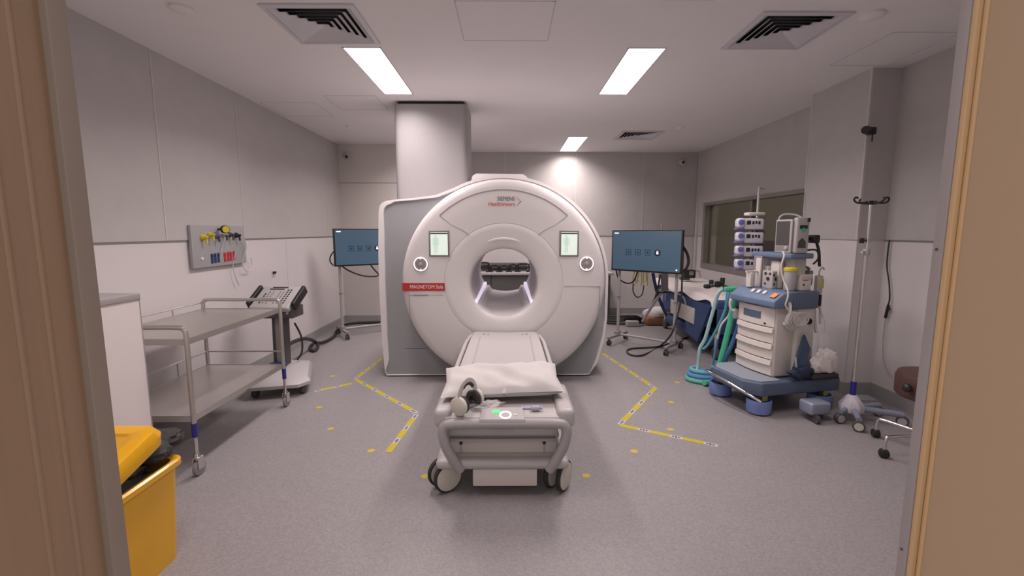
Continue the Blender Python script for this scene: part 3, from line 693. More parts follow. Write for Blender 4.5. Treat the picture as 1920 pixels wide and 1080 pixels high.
R = Matrix.Translation((BX - .005, 2.775, .598)) @ Matrix.Rotation(math.radians(7), 4, 'X') @ Matrix.Rotation(math.radians(3), 4, 'Z')
for v in mb.bm.verts: v.co = R @ v.co
for v in mb.bm.verts: v.co.z = max(v.co.z, .550 if v.co.y > 2.68 else .506)
tag(build('pillow', mb, 'linen', ang=80), 'plump white pillow on the foot end of the patient table', 'pillow')

# headphones
hl = Vector((-.240, 2.495, .502))
hd = thing('headphones', 'white headphones with black padding standing on the patient table', 'headphones', hl, math.radians(58))
band = [(.075 * math.cos(a) * 1.0, 0, .095 + .085 * math.sin(a)) for a in [PI * k / 14 for k in range(-1, 16)]]
build('headband', MB().tube(band, .006, n=10, smooth=2, ry=.019), 'bed_white', hd, False)
build('band_pad', MB().tube([(x * .90, y, z - .010) for x, y, z in band[4:12]], .006, n=10, smooth=2, ry=.015), 'black_soft', hd, False)
for s in (-1, 1):
    build('ear_cup', MB().lathe((s * .066, 0, .058), (s, 0, 0), [(0, .046), (.006, .054), (.024, .053), (.032, .042), (.034, .001)], n=28), 'wheel_cream', hd, False)
    build('ear_pad', MB().lathe((s * .066, 0, .058), (-s, 0, 0), [(0, .05), (.014, .053), (.022, .045), (.022, .022), (.006, .02)], n=28), 'black_soft', hd, False)
# things on the tray
mb = MB(); t0 = bmesh.new(); bmesh.ops.create_icosphere(t0, subdivisions=3, radius=1)
for v in t0.verts:
    k = 1 + .28 * math.sin(v.co.x * 9 + 2 * v.co.y) * math.cos(v.co.y * 8 + v.co.z * 5) + random.uniform(-.12, .12)
    v.co = Vector((v.co.x * .095 * k, v.co.y * .052 * k, max(.001, (v.co.z + .55) * .026 * k)))
mb.absorb(t0, Matrix.Translation((-.135, 2.545, .502)) @ Matrix.Rotation(.3, 4, 'Z')); tag(build('plastic_bag', mb, 'clear', ang=15), 'crumpled clear plastic bag on the table beside the headphones', 'plastic bag')
t = thing('small_bottle', 'small lavender plastic bottle lying at the right of the table end', 'bottle', (.155, 2.50, .502))
build('bottle_body', MB().lathe((.15, 2.50, .5185), (1, .1, 0), [(-.025, .008), (-.022, .016), (.022, .016), (.027, .008)], n=18), 'lavender', t)
build('cap', MB().lathe((.177, 2.5027, .5185), (1, .1, 0), [(0, .009), (.014, .009)], n=14), 'lavender', t)
tag(build('paper_pad', MB().box((.065, 2.52, .501), (.135, 2.565, .512), .002), 'lavender'), 'small pale lavender pad behind the bottle on the table end', 'pad')

# ============================================================== WALL DISPLAYS
def display(label, p, q, z0, z1, foot=.27):
    p = Vector(p); q = Vector(q); c = (p + q) / 2; d = (q - p); W = d.length; rz = math.atan2(d.y, d.x)
    t = thing('display_stand', label, 'display', (c.x, c.y, 0), rz, 'screens on wheeled stands')
    h = W / 2
    s = build('display', MB().box((-h, -.02, z0), (h, .03, z1), .006), 'black', t, False)
    build('panel', MB().box((-h + .018, -.0225, z0 + .022), (h - .018, -.019, z1 - .016)), 'screen_blue', s, False)
    build('menu_tag', MB().box((-h + .04, -.024, z1 - .048), (-h + .10, -.022, z1 - .034)), 'screen_white', s, False)
    zc = z0 + (z1 - z0) * .47
    for k in range(4):
        x = -h + W * .26 + k * W * .138
        mb = MB()
        if k < 3:
            for a, b, c_, d_ in ((-.035, .035, .03, .037), (-.035, .035, -.037, -.03), (-.037, -.03, -.037, .037), (.03, .037, -.037, .037)): mb.box((x + a, -.024, zc + c_), (x + b, -.022, zc + d_))
            mb.cyl((x, -.024, zc), (x, -.022, zc), .014, n=14)
            build('screen_icon', mb, 'screen_icon', s, False)
        else:
            mb.cyl((x, -.024, zc), (x, -.022, zc), .042, n=24); build('screen_icon', mb, 'screen_lock', s, False)
            mb = MB().box((x - .014, -.0255, zc - .018), (x + .014, -.0235, zc + .006)).tube([(x - .009, -.0245, zc + .006), (x - .009, -.0245, zc + .018), (x, -.0245, zc + .025), (x + .009, -.0245, zc + .018), (x + .009, -.0245, zc + .006)], .003, n=6)
            build('lock_icon', mb, 'screen_white', s, False)
    build('power_lamp', MB().cyl((h - .06, -.024, z0 + .05), (h - .06, -.022, z0 + .05), .011, n=12), 'screen_white', s, False)
    for sx in (-1, 1):
        x = sx * (h - .085)
        o = build('post', MB().cyl((x, .06, .13), (x, .06, z1 - .12), .020, n=14), 'pole_grey', t, False)
        build('post_clamp', MB().cyl((x, .06, .62), (x, .06, .65), .025, n=14), 'mid_grey', o, False)
        b = build('foot_bar', MB().box((x - .022, .06 - foot, .085), (x + .022, .06 + foot, .12), .008).box((x - .035, .02, .085), (x + .035, .10, .16), .01), 'mid_grey', t, False)
        for sy in (-1, 1):
            y = .06 + sy * (foot - .03)
            build('castor', MB().cyl((x, y, .035), (x, y, .09), .012, n=10).cyl((x - .025, y, .035), (x - .008, y, .035), .034, n=18, bev=.004).cyl((x + .008, y, .035), (x + .025, y, .035), .034, n=18, bev=.004), 'dark_grey', b, False)
    build('cross_tube', MB().cyl((-h + .085, .06, .115), (h - .085, .06, .115), .016, n=12).cyl((-h + .085, .06, z0 + .22), (h - .085, .06, z0 + .22), .018, n=12), 'pole_grey', t, False)
    build('mount_plate', MB().box((-.2, .03, z0 + .12), (.2, .055, z1 - .12), .005), 'dark_grey', t, False)
    return t
rightd = display('blue lit screen on a wheeled stand to the right of the scanner', (1.405, 6.165, 0), (2.125, 5.53, 0), 1.005, 1.55)
leftd = display('blue lit screen on a wheeled stand half hidden behind the scanner left side', (-2.475, 6.40, 0), (-1.73, 6.92, 0), 1.035, 1.57)
def cable(name, label, pts, r=.011, m='cable', cat='cable', group=None, sm=6, parent=None):
    if parent is not None: return build(name, MB().tube(pts, r, n=8, smooth=sm), m, parent)
    return tag(build(name, MB().tube(pts, r, n=8, smooth=sm), m), label, cat, group)
P5 = lambda px, py, y: D(px, py, y)
cable('display_cable', 'black cable looping under the left part of the right screen', [P5(1155, 505, 6.28), P5(1160, 522, 6.28), P5(1175, 531, 6.28), P5(1188, 527, 6.26), P5(1196, 508, 6.22)], .010, parent=rightd)
cable('display_cable', 'small black cable loop hanging below the yellow leads of the right screen', [P5(1188, 526, 6.3), P5(1187, 545, 6.3), P5(1194, 557, 6.3), P5(1204, 552, 6.3), P5(1207, 535, 6.3)], .008, parent=rightd)
mb = MB()
for k in range(7): mb.tube([P5(1190 + k * 4.2, 508, 6.26), P5(1188 + k * 4.5 + random.uniform(-3, 3), 525, 6.26 + .01 * k), P5(1190 + k * 4, 536 - (k % 3) * 4, 6.27)], .007, n=6)
build('yellow_leads', mb, 'yellow', rightd)
cable('display_cable', 'thick black cable bowing out from the right screen edge', [P5(1280, 462, 5.62), P5(1288, 475, 5.62), P5(1291, 490, 5.62), P5(1287, 503, 5.62), P5(1277, 512, 5.66)], .018, parent=rightd)
cable('floor_cable', 'long black cable running down the right stand and looping on the floor', [P5(1281, 470, 5.46), P5(1279, 520, 5.46), P5(1277, 560, 5.44), P5(1268, 600, 5.4), P5(1258, 628, 5.4), F(1236, 650, .012), F(1205, 666, .012), F(1182, 665, .012), F(1176, 657, .012), F(1190, 653, .012), F(1235, 650, .014), F(1262, 641, .012), F(1290, 632, .012)], .011)
cable('display_cable', 'black cable hanging below the left screen', [P5(640, 498, 6.58), P5(655, 508, 6.60), P5(680, 517, 6.66), P5(705, 518, 6.72), P5(715, 512, 6.76)], .011, parent=leftd)
cable('display_cable', 'thin black cable bowing from the left edge of the left screen', [P5(627, 470, 6.43), P5(620, 480, 6.42), P5(619, 490, 6.42), P5(625, 498, 6.45)], .009, parent=leftd)
cable('display_cable', 'short black cable dropping from the left screen beside the scanner', [P5(695, 497, 6.78), P5(703, 507, 6.80), P5(712, 516, 6.83)], .010, parent=leftd)
cable('floor_cable', 'thick black hose cable curling across the floor to the back left wall', [F(534, 690, .02) + Vector((0, 0, .1)), P5(533, 655, 4.75), P5(548, 642, 5.0), P5(572, 635, 5.35), F(590, 640, .10), F(596, 650, .03), F(588, 658, .02), F(581, 652, .025), F(590, 643, .05), F(605, 642, .03), F(625, 632, .02), F(634, 618, .02), F(655, 607, .02), F(713, 604, .02)], .022)

# ============================================================ LEFT SIDE THINGS
# steel instrument trolley
X0, X1, T0, T1 = -2.62, -1.965, 2.70, 3.83
tr = thing('steel_trolley', 'stainless steel two-shelf trolley along the left wall', 'trolley', ((X0 + X1) / 2, (T0 + T1) / 2, 0))
for z, nm in ((.875, 'top_shelf'), (.385, 'lower_shelf')):
    build(nm, MB().box((X0 + .012, T0 + .012, z - .012), (X1 - .012, T1 - .012, z)).box((X0 + .005, T0 + .006, z - .035), (X1 - .005, T0 + .014, z + .004)).box((X0 + .005, T1 - .014, z - .035), (X1 - .005, T1 - .006, z + .004)).box((X1 - .014, T0 + .006, z - .035), (X1 - .006, T1 - .006, z + .004)).box((X0 + .006, T0 + .006, z - .035), (X0 + .014, T1 - .006, z + .004)), 'steel', tr)
for y in (T0, T1):
    build('end_frame', MB().tube([(X1, y, .25), (X1, y, .60), (X1, y, .90), (X1 - .012, y, .935), (X1 - .045, y, .952), (X0 + .3, y, .952), (X0 + .045, y, .952), (X0 + .012, y, .935), (X0, y, .90), (X0, y, .6), (X0, y, .25)], .0145, n=14, smooth=4), 'steel', tr)
for z, xw in ((.93, X0), (.50, X0)):
    g = build('guard_rail', MB().cyl((xw, T0, z), (xw, T1, z), .007, n=10), 'steel', tr)
    for y in (T0 + .38, T0 + .78): build('rail_post', MB().cyl((xw, y, z - .11), (xw, y, z), .006, n=8), 'steel', g)
build('guard_rail', MB().cyl((X0, T1, .50), (X1, T1, .50), .007, n=10), 'steel', tr)
for x in (X0, X1):
    for y in (T0, T1):
        l = build('leg', MB().cyl((x, y, .10), (x, y, .27), .011, n=12), 'chrome', tr)
        if x == X1: build('blue_tape', MB().cyl((x, y, .255), (x, y, .345), .0165, n=14), 'blue_tape', l)
        build('fork', MB().box((x - .022, y - .02, .045), (x - .014, y + .03, .12), .003).box((x + .014, y - .02, .045), (x + .022, y + .03, .12), .003).box((x - .022, y - .02, .112), (x + .022, y + .03, .125), .003).lathe((x, y, .12), (0, 0, 1), [(0, .02), (.02, .018), (.03, .012)], n=14), 'chrome', l)
        build('wheel', MB().cyl((x - .012, y + .01, .05), (x + .012, y + .01, .05), .05, n=26, bev=.004), 'mid_grey', l)

# white cabinet nearer the door
cb = thing('white_cabinet', 'white cabinet with grey top behind the yellow bin', 'cabinet', (-2.42, 1.8, 0))
build('carcass', MB().box((-2.78, 1.05, 0), (-2.062, 2.50, 1.155)), 'cabinet', cb)
build('worktop', MB().box((-2.79, 1.04, 1.155), (-2.055, 2.505, 1.19), .004), 'edge_grey', cb)
build('end_trim', MB().box((-2.066, 2.498, 0), (-2.060, 2.503, 1.155)), 'edge_grey', cb)

# yellow bin
bn = thing('yellow_bin', 'yellow clinical waste bin with half open lid by the door', 'waste bin', (-1.76, 1.72, 0))
def rrect(x0, x1, y0, y1, z, r, k=5):
    out = []
    for cx, cy, a0 in ((x1 - r, y1 - r, 0), (x0 + r, y1 - r, PI / 2), (x0 + r, y0 + r, PI), (x1 - r, y0 + r, 1.5 * PI)):
        for i in range(k + 1): out.append((cx + r * math.cos(a0 + i * PI / 2 / k), cy + r * math.sin(a0 + i * PI / 2 / k), z))
    return out
mb = MB().loft([rrect(-1.93, -1.575, 1.46, 2.0, .0, .04), rrect(-1.95, -1.555, 1.44, 2.02, .44, .045), rrect(-1.95, -1.555, 1.44, 2.02, .462, .045), rrect(-1.945, -1.56, 1.445, 2.015, .462, .04), rrect(-1.925, -1.58, 1.47, 1.99, .03, .035)], cap0=True, cap1=True)
build('bin_body', mb, 'yellow_bin', bn)
mb = MB().loft([rrect(-1.972, -1.533, 1.42, 2.042, .455, .06), rrect(-1.972, -1.533, 1.42, 2.042, .478, .06), rrect(-1.962, -1.543, 1.43, 2.032, .485, .055), rrect(-1.94, -1.565, 1.455, 2.008, .478, .045), rrect(-1.94, -1.565, 1.455, 2.008, .455, .045)], closed=True)
build('bin_rim', mb, 'yellow_bin', bn)
mb = MB().loft([rrect(-.212, .212, 0, .525, -.045, .06), rrect(-.22, .22, -.005, .53, .0, .06), rrect(-.205, .205, .01, .518, .03, .055), rrect(-.19, .19, .03, .50, .036, .05), rrect(-.15, .15, .07, .46, .036, .04), rrect(-.14, .14, .08, .45, .026, .04)], cap0=True, cap1=True)
LM = Matrix.Translation((-1.752, 1.43, .505)) @ Matrix.Rotation(math.radians(16), 4, 'X')
for v in mb.bm.verts: v.co = LM @ v.co
ld = build('lid', mb, 'yellow_bin', bn)
for dx in (-.15, .15): build('hinge', MB().cyl((-1.752 + dx - .04, 1.425, .495), (-1.752 + dx + .04, 1.425, .495), .018, n=14), 'yellow_bin', ld)
mb = MB(); t0 = bmesh.new(); bmesh.ops.create_icosphere(t0, subdivisions=4, radius=1)
for v in t0.verts:
    k = 1 + .16 * math.sin(v.co.x * 8 + 3 * v.co.y) * math.cos(v.co.z * 9 + v.co.y * 4) + random.uniform(-.05, .05)
    v.co = Vector((max(-.158, min(.158, v.co.x * .15 * k)), v.co.y * .20 * k, v.co.z * .085 * k))
mb.absorb(t0, Matrix.Translation((-1.735, 1.80, .455)))
for v in mb.bm.verts:
    yy = (v.co.y - 1.44) * math.cos(.33); top = .50 + (v.co.y - 1.44) * math.tan(math.radians(16)) - .05
    v.co.z = min(v.co.z, top)
for a in ((-1.62, 1.95, .535), (-1.64, 2.05, .555), (-1.72, 2.02, .545)):
    t0 = bmesh.new(); bmesh.ops.create_icosphere(t0, subdivisions=3, radius=1)
    for v in t0.verts: v.co *= 1 + random.uniform(-.12, .12)
    mb.absorb(t0, Matrix.Translation(a) @ Matrix.Diagonal((.075, .075, .045, 1)))
tag(build('bin_liner', mb, 'black_soft', ang=20), 'black liner bag bulging out of the yellow bin', 'bin liner')

# control pedestal behind the trolley
pd = thing('control_pedestal', 'pale keypad console on a dark pedestal beyond the steel trolley', 'console', (-2.27, 4.42, 0))
mb = MB(); bp = [(-2.36, 3.96), (-1.96, 4.06), (-1.90, 4.18), (-2.12, 4.74), (-2.38, 4.78), (-2.52, 4.58), (-2.46, 4.02)]
mb.loft([[(x, y, .09) for x, y in bp], [(x, y, .12) for x, y in bp], [(-2.27 + (x + 2.27) * .9, 4.45 + (y - 4.45) * .9, .16) for x, y in bp], [(-2.27 + (x + 2.27) * .45, 4.45 + (y - 4.45) * .5, .19) for x, y in bp]], cap0=True, cap1=True)
build('base', mb, 'light_grey', pd)
for x, y in ((-2.36, 4.06), (-1.97, 4.17), (-2.28, 4.70)):
    build('castor', MB().cyl((x - .022, y, .042), (x + .022, y, .042), .042, n=22, bev=.005).cyl((x, y, .05), (x, y, .10), .012, n=10), 'dark_grey', pd)
build('column', MB().prism([(-2.365, 4.42, .18), (-2.245, 4.42, .18), (-2.245, 4.53, .18), (-2.365, 4.53, .18)], (.01, 0, .56)), 'dark_grey', pd)
build('column_groove', MB().box((-2.325, 4.414, .2), (-2.275, 4.421, .72)), 'mid_grey', pd)
build('neck_box', MB().box((-2.40, 4.33, .69), (-2.10, 4.56, .80), .01), 'dark_grey', pd)
R = Matrix.Translation((-2.31, 4.45, .865)) @ Matrix.Rotation(math.radians(-4), 4, 'Z') @ Matrix.Rotation(math.radians(32), 4, 'X')
pn = build('keypad_head', MB().box((-.20, -.17, -.03), (.20, .17, .03), .02, 4, R), 'light_grey', pd)
for x, nk in ((-.12, 5), (-.085, 6), (-.05, 6), (.02, 6), (.055, 6), (.09, 7), (.12, 7)):
    mb = MB()
    for k in range(nk): mb.box((x - .007, -.10 + k * .032, .028), (x + .007, -.082 + k * .032, .036), .002, 1, R)
    build('key_column', mb, 'black' if x in (-.12, .09, .12) else 'mid_grey', pn)
build('display_slot', MB().box((-.09, .135, .028), (.07, .148, .034), 0, 1, R).box((-.11, .11, .028), (.04, .122, .034), 0, 1, R), 'black', pn)
for s in (-1, 1): build('side_grip', MB().box((s * .225 - .02, -.12, -.04), (s * .225 + .02, .16, .05), .012, 3, R), 'black', pd)
build('front_knob', MB().cyl((-2.15, 4.33, .745), (-2.15, 4.315, .745), .012, n=14), 'light_grey', pd)
build('handle_collar', MB().box((-2.38, 4.36, .20), (-2.22, 4.42, .235), .01), 'blue_plastic', pd)
cable('pedestal_cable', 'short dark cable drooping behind the console pedestal', [(-2.20, 4.56, .60), (-2.16, 4.60, .45), (-2.15, 4.58, .30), (-2.19, 4.55, .215)], .010)

# medical gas panel
gp = thing('gas_panel', 'grey medical gas panel on the left wall', 'gas panel', (XL + .02, 4.36, 1.2))
gx = XL + .02
build('back_plate', MB().box((gx - .005, 3.97, 1.205), (gx + .022, 4.775, 1.585), .003), 'plate_grey', gp)
GP = lambda px, py: SX(px, py, gx + .02)
for px, py, m, r in ((378, 445, 'yellow', .028), (391, 440, 'yellow', .026), (402, 442, 'purple', .030), (417, 440, 'light_grey', .022), (429, 440, 'dark_grey', .024), (441, 441, 'black', .026)):
    p = GP(px, py)
    o = build('gas_outlet', MB().lathe(p, (1, 0, 0), [(0, r), (.015, r), (.025, r * .8), (.035, r * .5), (.055, r * .42), (.06, r * .2)], n=20), m, gp)
    build('outlet_tail', MB().cyl(p + Vector((.04, 0, -.005)), p + Vector((.045, 0, -.055)), .010, n=10), m if m in ('yellow', 'black') else 'dark_grey', o)
p = GP(408, 430); o = build('pressure_gauge', MB().cyl(p + Vector((.06, 0, 0)), p + Vector((.09, -.02, 0)), .038, n=24, bev=.004).cyl(p, p + Vector((.06, 0, 0)), .01, n=10), 'black', gp)
build('gauge_face', MB().cyl(p + Vector((.0905, -.0203, 0)), p + Vector((.0915, -.021, 0)), .031, n=24), 'yellow', o)
for k, (px, py) in enumerate(((397, 485), (403, 484), (409, 483), (421, 482), (427, 481), (432, 480), (438, 479))):
    p = GP(px, py)
    o = build('power_socket', MB().box((p.x, p.y - .016, p.z - .045), (p.x + .008, p.y + .016, p.z + .045), .003), 'blue_plastic' if k < 3 else 'red_plastic', gp)
    build('switch', MB().box((p.x + .007, p.y - .008, p.z + .014), (p.x + .013, p.y + .008, p.z + .034), .002), 'black' if k < 3 else 'red_plastic', o)
p = GP(378, 485); build('indicator', MB().cyl(p, p + Vector((.01, 0, 0)), .014, n=14), 'white_ink', gp)
for (a, b) in ((458, 530), (560, 720)): pass
cable('suction_tube', 'clear thin tube hanging below the gas panel', [GP(437, 470) + Vector((.03, 0, 0)), GP(437, 495), GP(440, 515), GP(448, 535)], .006, 'clear_tube', 'tube', parent=gp)
cable('suction_tube', 'clear tube looping beside the right edge of the gas panel', [GP(448, 445) + Vector((.05, 0, 0)), GP(456, 465) + Vector((.03, 0, 0)), GP(454, 490), GP(458, 505), GP(466, 508), GP(472, 497), GP(470, 484)], .006, 'clear_tube', 'tube', parent=gp)
cable('suction_tube', 'clear tube running down the middle of the gas panel', [GP(413, 446) + Vector((.04, 0, 0)), GP(414, 460) + Vector((.02, 0, 0)), GP(412, 474) + Vector((.01, 0, 0))], .005, 'clear_tube', 'tube', parent=gp)
p = SX(512, 511, XL); o = thing('wall_socket', 'small black wall socket right of the gas panel', 'socket', p)
build('plug', MB().box((p.x, p.y - .022, p.z - .014), (p.x + .03, p.y + .022, p.z + .014), .004), 'black', o)
build('socket_plate', MB().box((p.x, p.y - .035, p.z - .055), (p.x + .006, p.y + .035, p.z + .03), .002), 'dado', o)

# cameras
def seccam(label, c, m, wall_dir, look):
    t = thing('security_camera', label, 'camera', c); c = Vector(c); look = Vector(look).normalized()
    build('housing', MB().sphere(c, .065, 20).cyl(c, c + Vector(wall_dir), .03, n=14), m, t)
    build('lens', MB().cyl(c + look * .045, c + look * .072, .026, n=18, bev=.004), 'black', t)
a = D(650, 293, YBL - .1); seccam('white security camera high in the back left corner', a, 'bed_white', (-.02, .1, .03), (.3, -1, -.25))
a = D(1280, 304, YB - .12); seccam('white security camera high in the back right corner', a, 'bed_white', (.02, .108, .03), (-.2, -1, -.2))
c = SX(1626, 245, XP - .09); t = thing('pillar_camera', 'small black camera clamped high on the pillar edge', 'camera', c)
build('camera_body', MB().cyl(c + Vector((-.04, -.03, 0)), c + Vector((.03, .02, .005)), .034, n=18, bev=.006), 'black', t)
build('clamp', MB().box(c + Vector((.02, -.01, -.03)), c + Vector((.078, .05, .03)), .008).cyl(c + Vector((.05, .0, -.03)), c + Vector((.05, .0, -.09)), .006, n=8), 'black_soft', t)

# ============================================================ ANAESTHESIA MACHINE
AR = math.radians(12); AO = Vector((1.99, 3.56, 0))
am = thing('anaesthesia_machine', 'cream and slate blue anaesthesia machine with drawers in front of the pillar', 'anaesthesia machine', AO, AR)
AM = ROOTM[am.name]; sq_ = lambda x: x * .871 if x <= .31 else .27 + (x - .31) * .6      # the cabinet is shallow front to back
L = lambda x, y, z: AM @ Vector((sq_(x), y, z))
mb = MB().prism([(0.0, .12, .17), (.10, 0, .17), (.88, 0, .17), (.88, .62, .17), (.10, .62, .17), (0, .50, .17)], (0, 0, .115))
bmesh.ops.bevel(mb.bm, geom=list(mb.bm.edges), offset=.014, segments=3, profile=0.5, affect='EDGES'); build('base_platform', mb, 'anes_blue_dark', am, False)
build('foot_pad', MB().prism([(.02, .14, .286), (.11, .03, .286), (.30, .03, .286), (.30, .59, .286), (.11, .59, .286), (.02, .49, .286)], (0, 0, .007)), 'anes_pad', am, False)
build('foot_rail', MB().tube([(.10, .64, .20), (-.03, .56, .235), (-.06, .45, .25), (-.045, .25, .235), (.0, .05, .19), (.06, -.04, .15)], .012, n=12, smooth=5), 'chrome', am, False)
for x, y in ((.15, .085), (.12, .54), (.77, .085), (.77, .54)):
    h = build('castor_tub', MB().lathe((x, y, .012), (0, 0, 1), [(0, .092), (.02, .098), (.11, .098), (.11, .085), (.04, .080)], n=36), 'tub_blue', am, False)
    build('brake_plate', MB().box((x + .01, y - .03, .105), (x + .06, y + .03, .175), .006), 'lime', h, False)
    build('wheel', MB().cyl((x - .02, y, .05), (x + .02, y, .05), .05, n=22, bev=.004).cyl((x, y, .05), (x, y, .175), .02, n=12), 'dark_grey', h, False)
build('drawer_cabinet', MB().box((.33, .10, .292), (.66, .56, .90), .02), 'anes_beige', am, False)
for k, (z0, z1) in enumerate(((.305, .435), (.445, .575), (.585, .715), (.725, .885))):
    bow = lambda y: .318 - .035 * (1 - ((y - .33) / .22) ** 2)
    ys = [.115 + .43 * i / 10 for i in range(11)]
    mb = MB(); mb.loft([[(bow(y), y, z0) for y in ys] + [(.34, ys[-1], z0), (.34, ys[0], z0)], [(bow(y), y, z1) for y in ys] + [(.34, ys[-1], z1), (.34, ys[0], z1)]], cap0=True, cap1=True)
    d = build('drawer', mb, 'anes_cream', am, False)
    if k < 3:
        mb = MB(); mb.loft([[(bow(y) - .022, y, z1 - .040) for y in ys] + [(bow(y) + .004, y, z1 - .040) for y in reversed(ys)], [(bow(y) - .014, y, z1 - .002) for y in ys] + [(bow(y) + .004, y, z1 - .002) for y in reversed(ys)]], cap0=True, cap1=True)
        build('drawer_pull', mb, 'anes_cream', d, False)
    else:
        mb = MB(); yy = ys[3:9]; mb.loft([[(bow(y) - .004, y, z0 + .055) for y in yy], [(bow(y) - .004, y, z1 - .045) for y in yy], [(bow(y) + .01, y, z1 - .045) for y in yy], [(bow(y) + .01, y, z0 + .055) for y in yy]], closed=True, wrap=False)
        build('label_window', mb, 'anes_blue_dark', d, False)
        build('lock', MB().cyl((bow(.2) - .006, .2, z0 + .02), (bow(.2) + .01, .2, z0 + .02), .009, n=12), 'black', d, False)
build('side_handle', MB().tube([(.28, .57, .92), (.25, .585, .90), (.24, .59, .86), (.25, .585, .81), (.28, .57, .79)], .012, n=10), 'anes_cream', am, False)
build('side_handle', MB().tube([(.45, .085, .94), (.45, .055, .93), (.445, .045, .86), (.43, .055, .78), (.42, .085, .76)], .017, n=10), 'anes_cream', am, False)
build('rear_body', MB().box((.62, .07, .292), (.93, .58, .90), .025), 'anes_beige', am, False)
if 0: build('service_port', MB().lathe((.80, .066, .775), (0, -1, 0), [(0, .027), (.006, .026), (.006, .018), (-.002, .018)], n=24), 'black', am, False)
mb = MB().prism([(.24, .06, .90), (.24, .06, .955), (.36, .06, 1.02), (.52, .06, 1.03), (.52, .06, .89)], (0, .54, 0))
bmesh.ops.bevel(mb.bm, geom=list(mb.bm.edges), offset=.012, segments=3, profile=0.5, affect='EDGES')
wt = build('work_surface', mb, 'anes_blue', am, False)
for k in range(3): build('work_key', MB().rbox((.315, .24 + k * .07, 1.008), (.05, .03, .014), .004, Matrix.Rotation(math.radians(-28), 4, 'Y')), 'white_ink', wt, False)
build('blue_band', MB().box((.52, .055, .885), (.935, .585, 1.03), .012), 'anes_blue_dark', am, False)
build('backplate', MB().box((.72, .20, 1.028), (.92, .56, 1.30), .012), 'anes_beige', am, False)
vp = build('flow_panel', MB().box((.60, .42, 1.028), (.70, .54, 1.22), .008), 'anes_cream', am, False)
vp2 = build('vaporizer', MB().box((.50, .44, 1.028), (.56, .50, 1.29), .010), 'anes_cream', am, False)
cpn = build('gauge_panel', MB().box((.50, .29, 1.028), (.58, .41, 1.185), .008), 'bed_white', am, False)
for y, z, r in ((.32, 1.16, .009), (.37, 1.16, .012), (.34, 1.115, .016), (.37, 1.07, .009)): build('gauge', MB().cyl((.501, y, z), (.490, y, z), r, n=16), 'black', cpn, False)
for x, z, r in ((.52, 1.15, .013), (.55, 1.115, .016), (.53, 1.07, .010)): build('gauge', MB().cyl((x, .291, z), (x, .284, z), r, n=16), 'black', cpn, False)
for x, y, z in ((.38, .30, 1.02),): pass
build('vaporizer_tower', MB().box((.62, .30, 1.028), (.70, .40, 1.27), .01), 'anes_cream', am, False)
build('vaporizer_tower', MB().box((.34, .44, 1.028), (.40, .50, 1.16), .008), 'anes_cream', am, False)
build('grey_post', MB().box((.52, .44, 1.028), (.545, .54, 1.31), .004), 'mid_grey', am, False)
build('grey_rail', MB().cyl((.30, .47, 1.17), (.56, .47, 1.17), .010, n=10), 'anes_cream', am, False)
build('top_shelf', MB().box((.55, .14, 1.30), (.94, .60, 1.345), .014), 'anes_blue', am, False)
build('tag', MB().rbox((.30, .12, 1.0), (.07, .055, .004), .001, Matrix.Rotation(math.radians(-26), 4, 'Y')), 'orange', am, False)
# right flank: bracket, hanging box
build('side_arm', MB().tube([(.93, .30, 1.20), (1.02, .28, 1.22), (1.08, .26, 1.20)], .014, n=10).box((1.03, .22, 1.06), (1.09, .30, 1.19), .01), 'mid_grey', am, False)
# coil of clear tubing on the near side
mb = MB()
for k in range(4): mb.tube([(.36 + .075 * math.cos(a) + .05 * k * .4, .015 - .006 * k, .80 + (.075 - .008 * k) * math.sin(a) + .004 * k) for a in [2 * PI * i / 12 for i in range(12)]], .0055, n=6, smooth=3, close=True)
tag(build('coiled_tubing', weld(mb), 'clear_tube'), 'clear tubing coiled on the handle of the anaesthesia machine', 'tubing')
for o in (bpy.data.objects['coiled_tubing'],):
    o.matrix_world = AM.copy()

for o in list(am.children):
    if o.name.split('.')[0] in ('base_platform', 'foot_pad', 'foot_rail', 'castor_tub'): continue
    for q_ in [o, *o.children]:
        for v in q_.data.vertices: v.co.x = sq_(v.co.x)
build('service_port', MB().lathe((.575, .066, .775), (0, -1, 0), [(0, .027), (.006, .026), (.006, .018), (-.002, .018)], n=24), 'black', am, False)

# patient monitor on the machine's top shelf
MR = AR + math.radians(0)
mo = thing('patient_monitor', 'white patient monitor on the top shelf of the anaesthesia machine', 'monitor', AM @ Vector((.50, .30, 1.347)), AR)
build('case', MB().box((-.06, -.12, 0), (.06, .04, .265), .015), 'anes_cream', mo, False)
fr = build('screen_frame', MB().box((-.07, -.13, .0), (-.055, .045, .285), .007), 'bed_white', mo, False)
build('screen', MB().box((-.0725, -.110, .065), (-.069, .030, .27)), 'dark_grey', fr, False)
build('button_row', MB().box((-.0725, -.110, .018), (-.069, .030, .058)), 'mid_grey', fr, False)
build('dial', MB().cyl((-.069, -.09, .045), (-.083, -.09, .045), .016, n=18, bev=.003), 'bed_white', fr, False)
build('handle', MB().tube([(-.06, .03, .262), (-.055, .02, .31), (-.02, .0, .332), (.03, -.05, .325), (.05, -.10, .30)], .008, n=8), 'bed_white', mo, False)
sd = build('side_module', MB().box((-.05, -.165, .0), (.078, -.115, .30), .016), 'bed_white', mo, False)
build('side_port', MB().prism([(-.035, -.168, .045), (.045, -.168, .045), (.04, -.168, .10), (.005, -.168, .13), (-.03, -.168, .10)], (0, .01, 0)), 'dark_grey', sd, False)
build('side_badge', MB().box((-.025, -.169, .205), (.05, -.163, .235), .002), 'black', sd, False)
build('green_badge', MB().cyl((.012, -.163, .195), (.012, -.170, .195), .020, n=16), 'hose_green', sd, False)
build('probe', MB().box((.045, -.18, .262), (.065, -.164, .295), .004), 'black', sd, False)
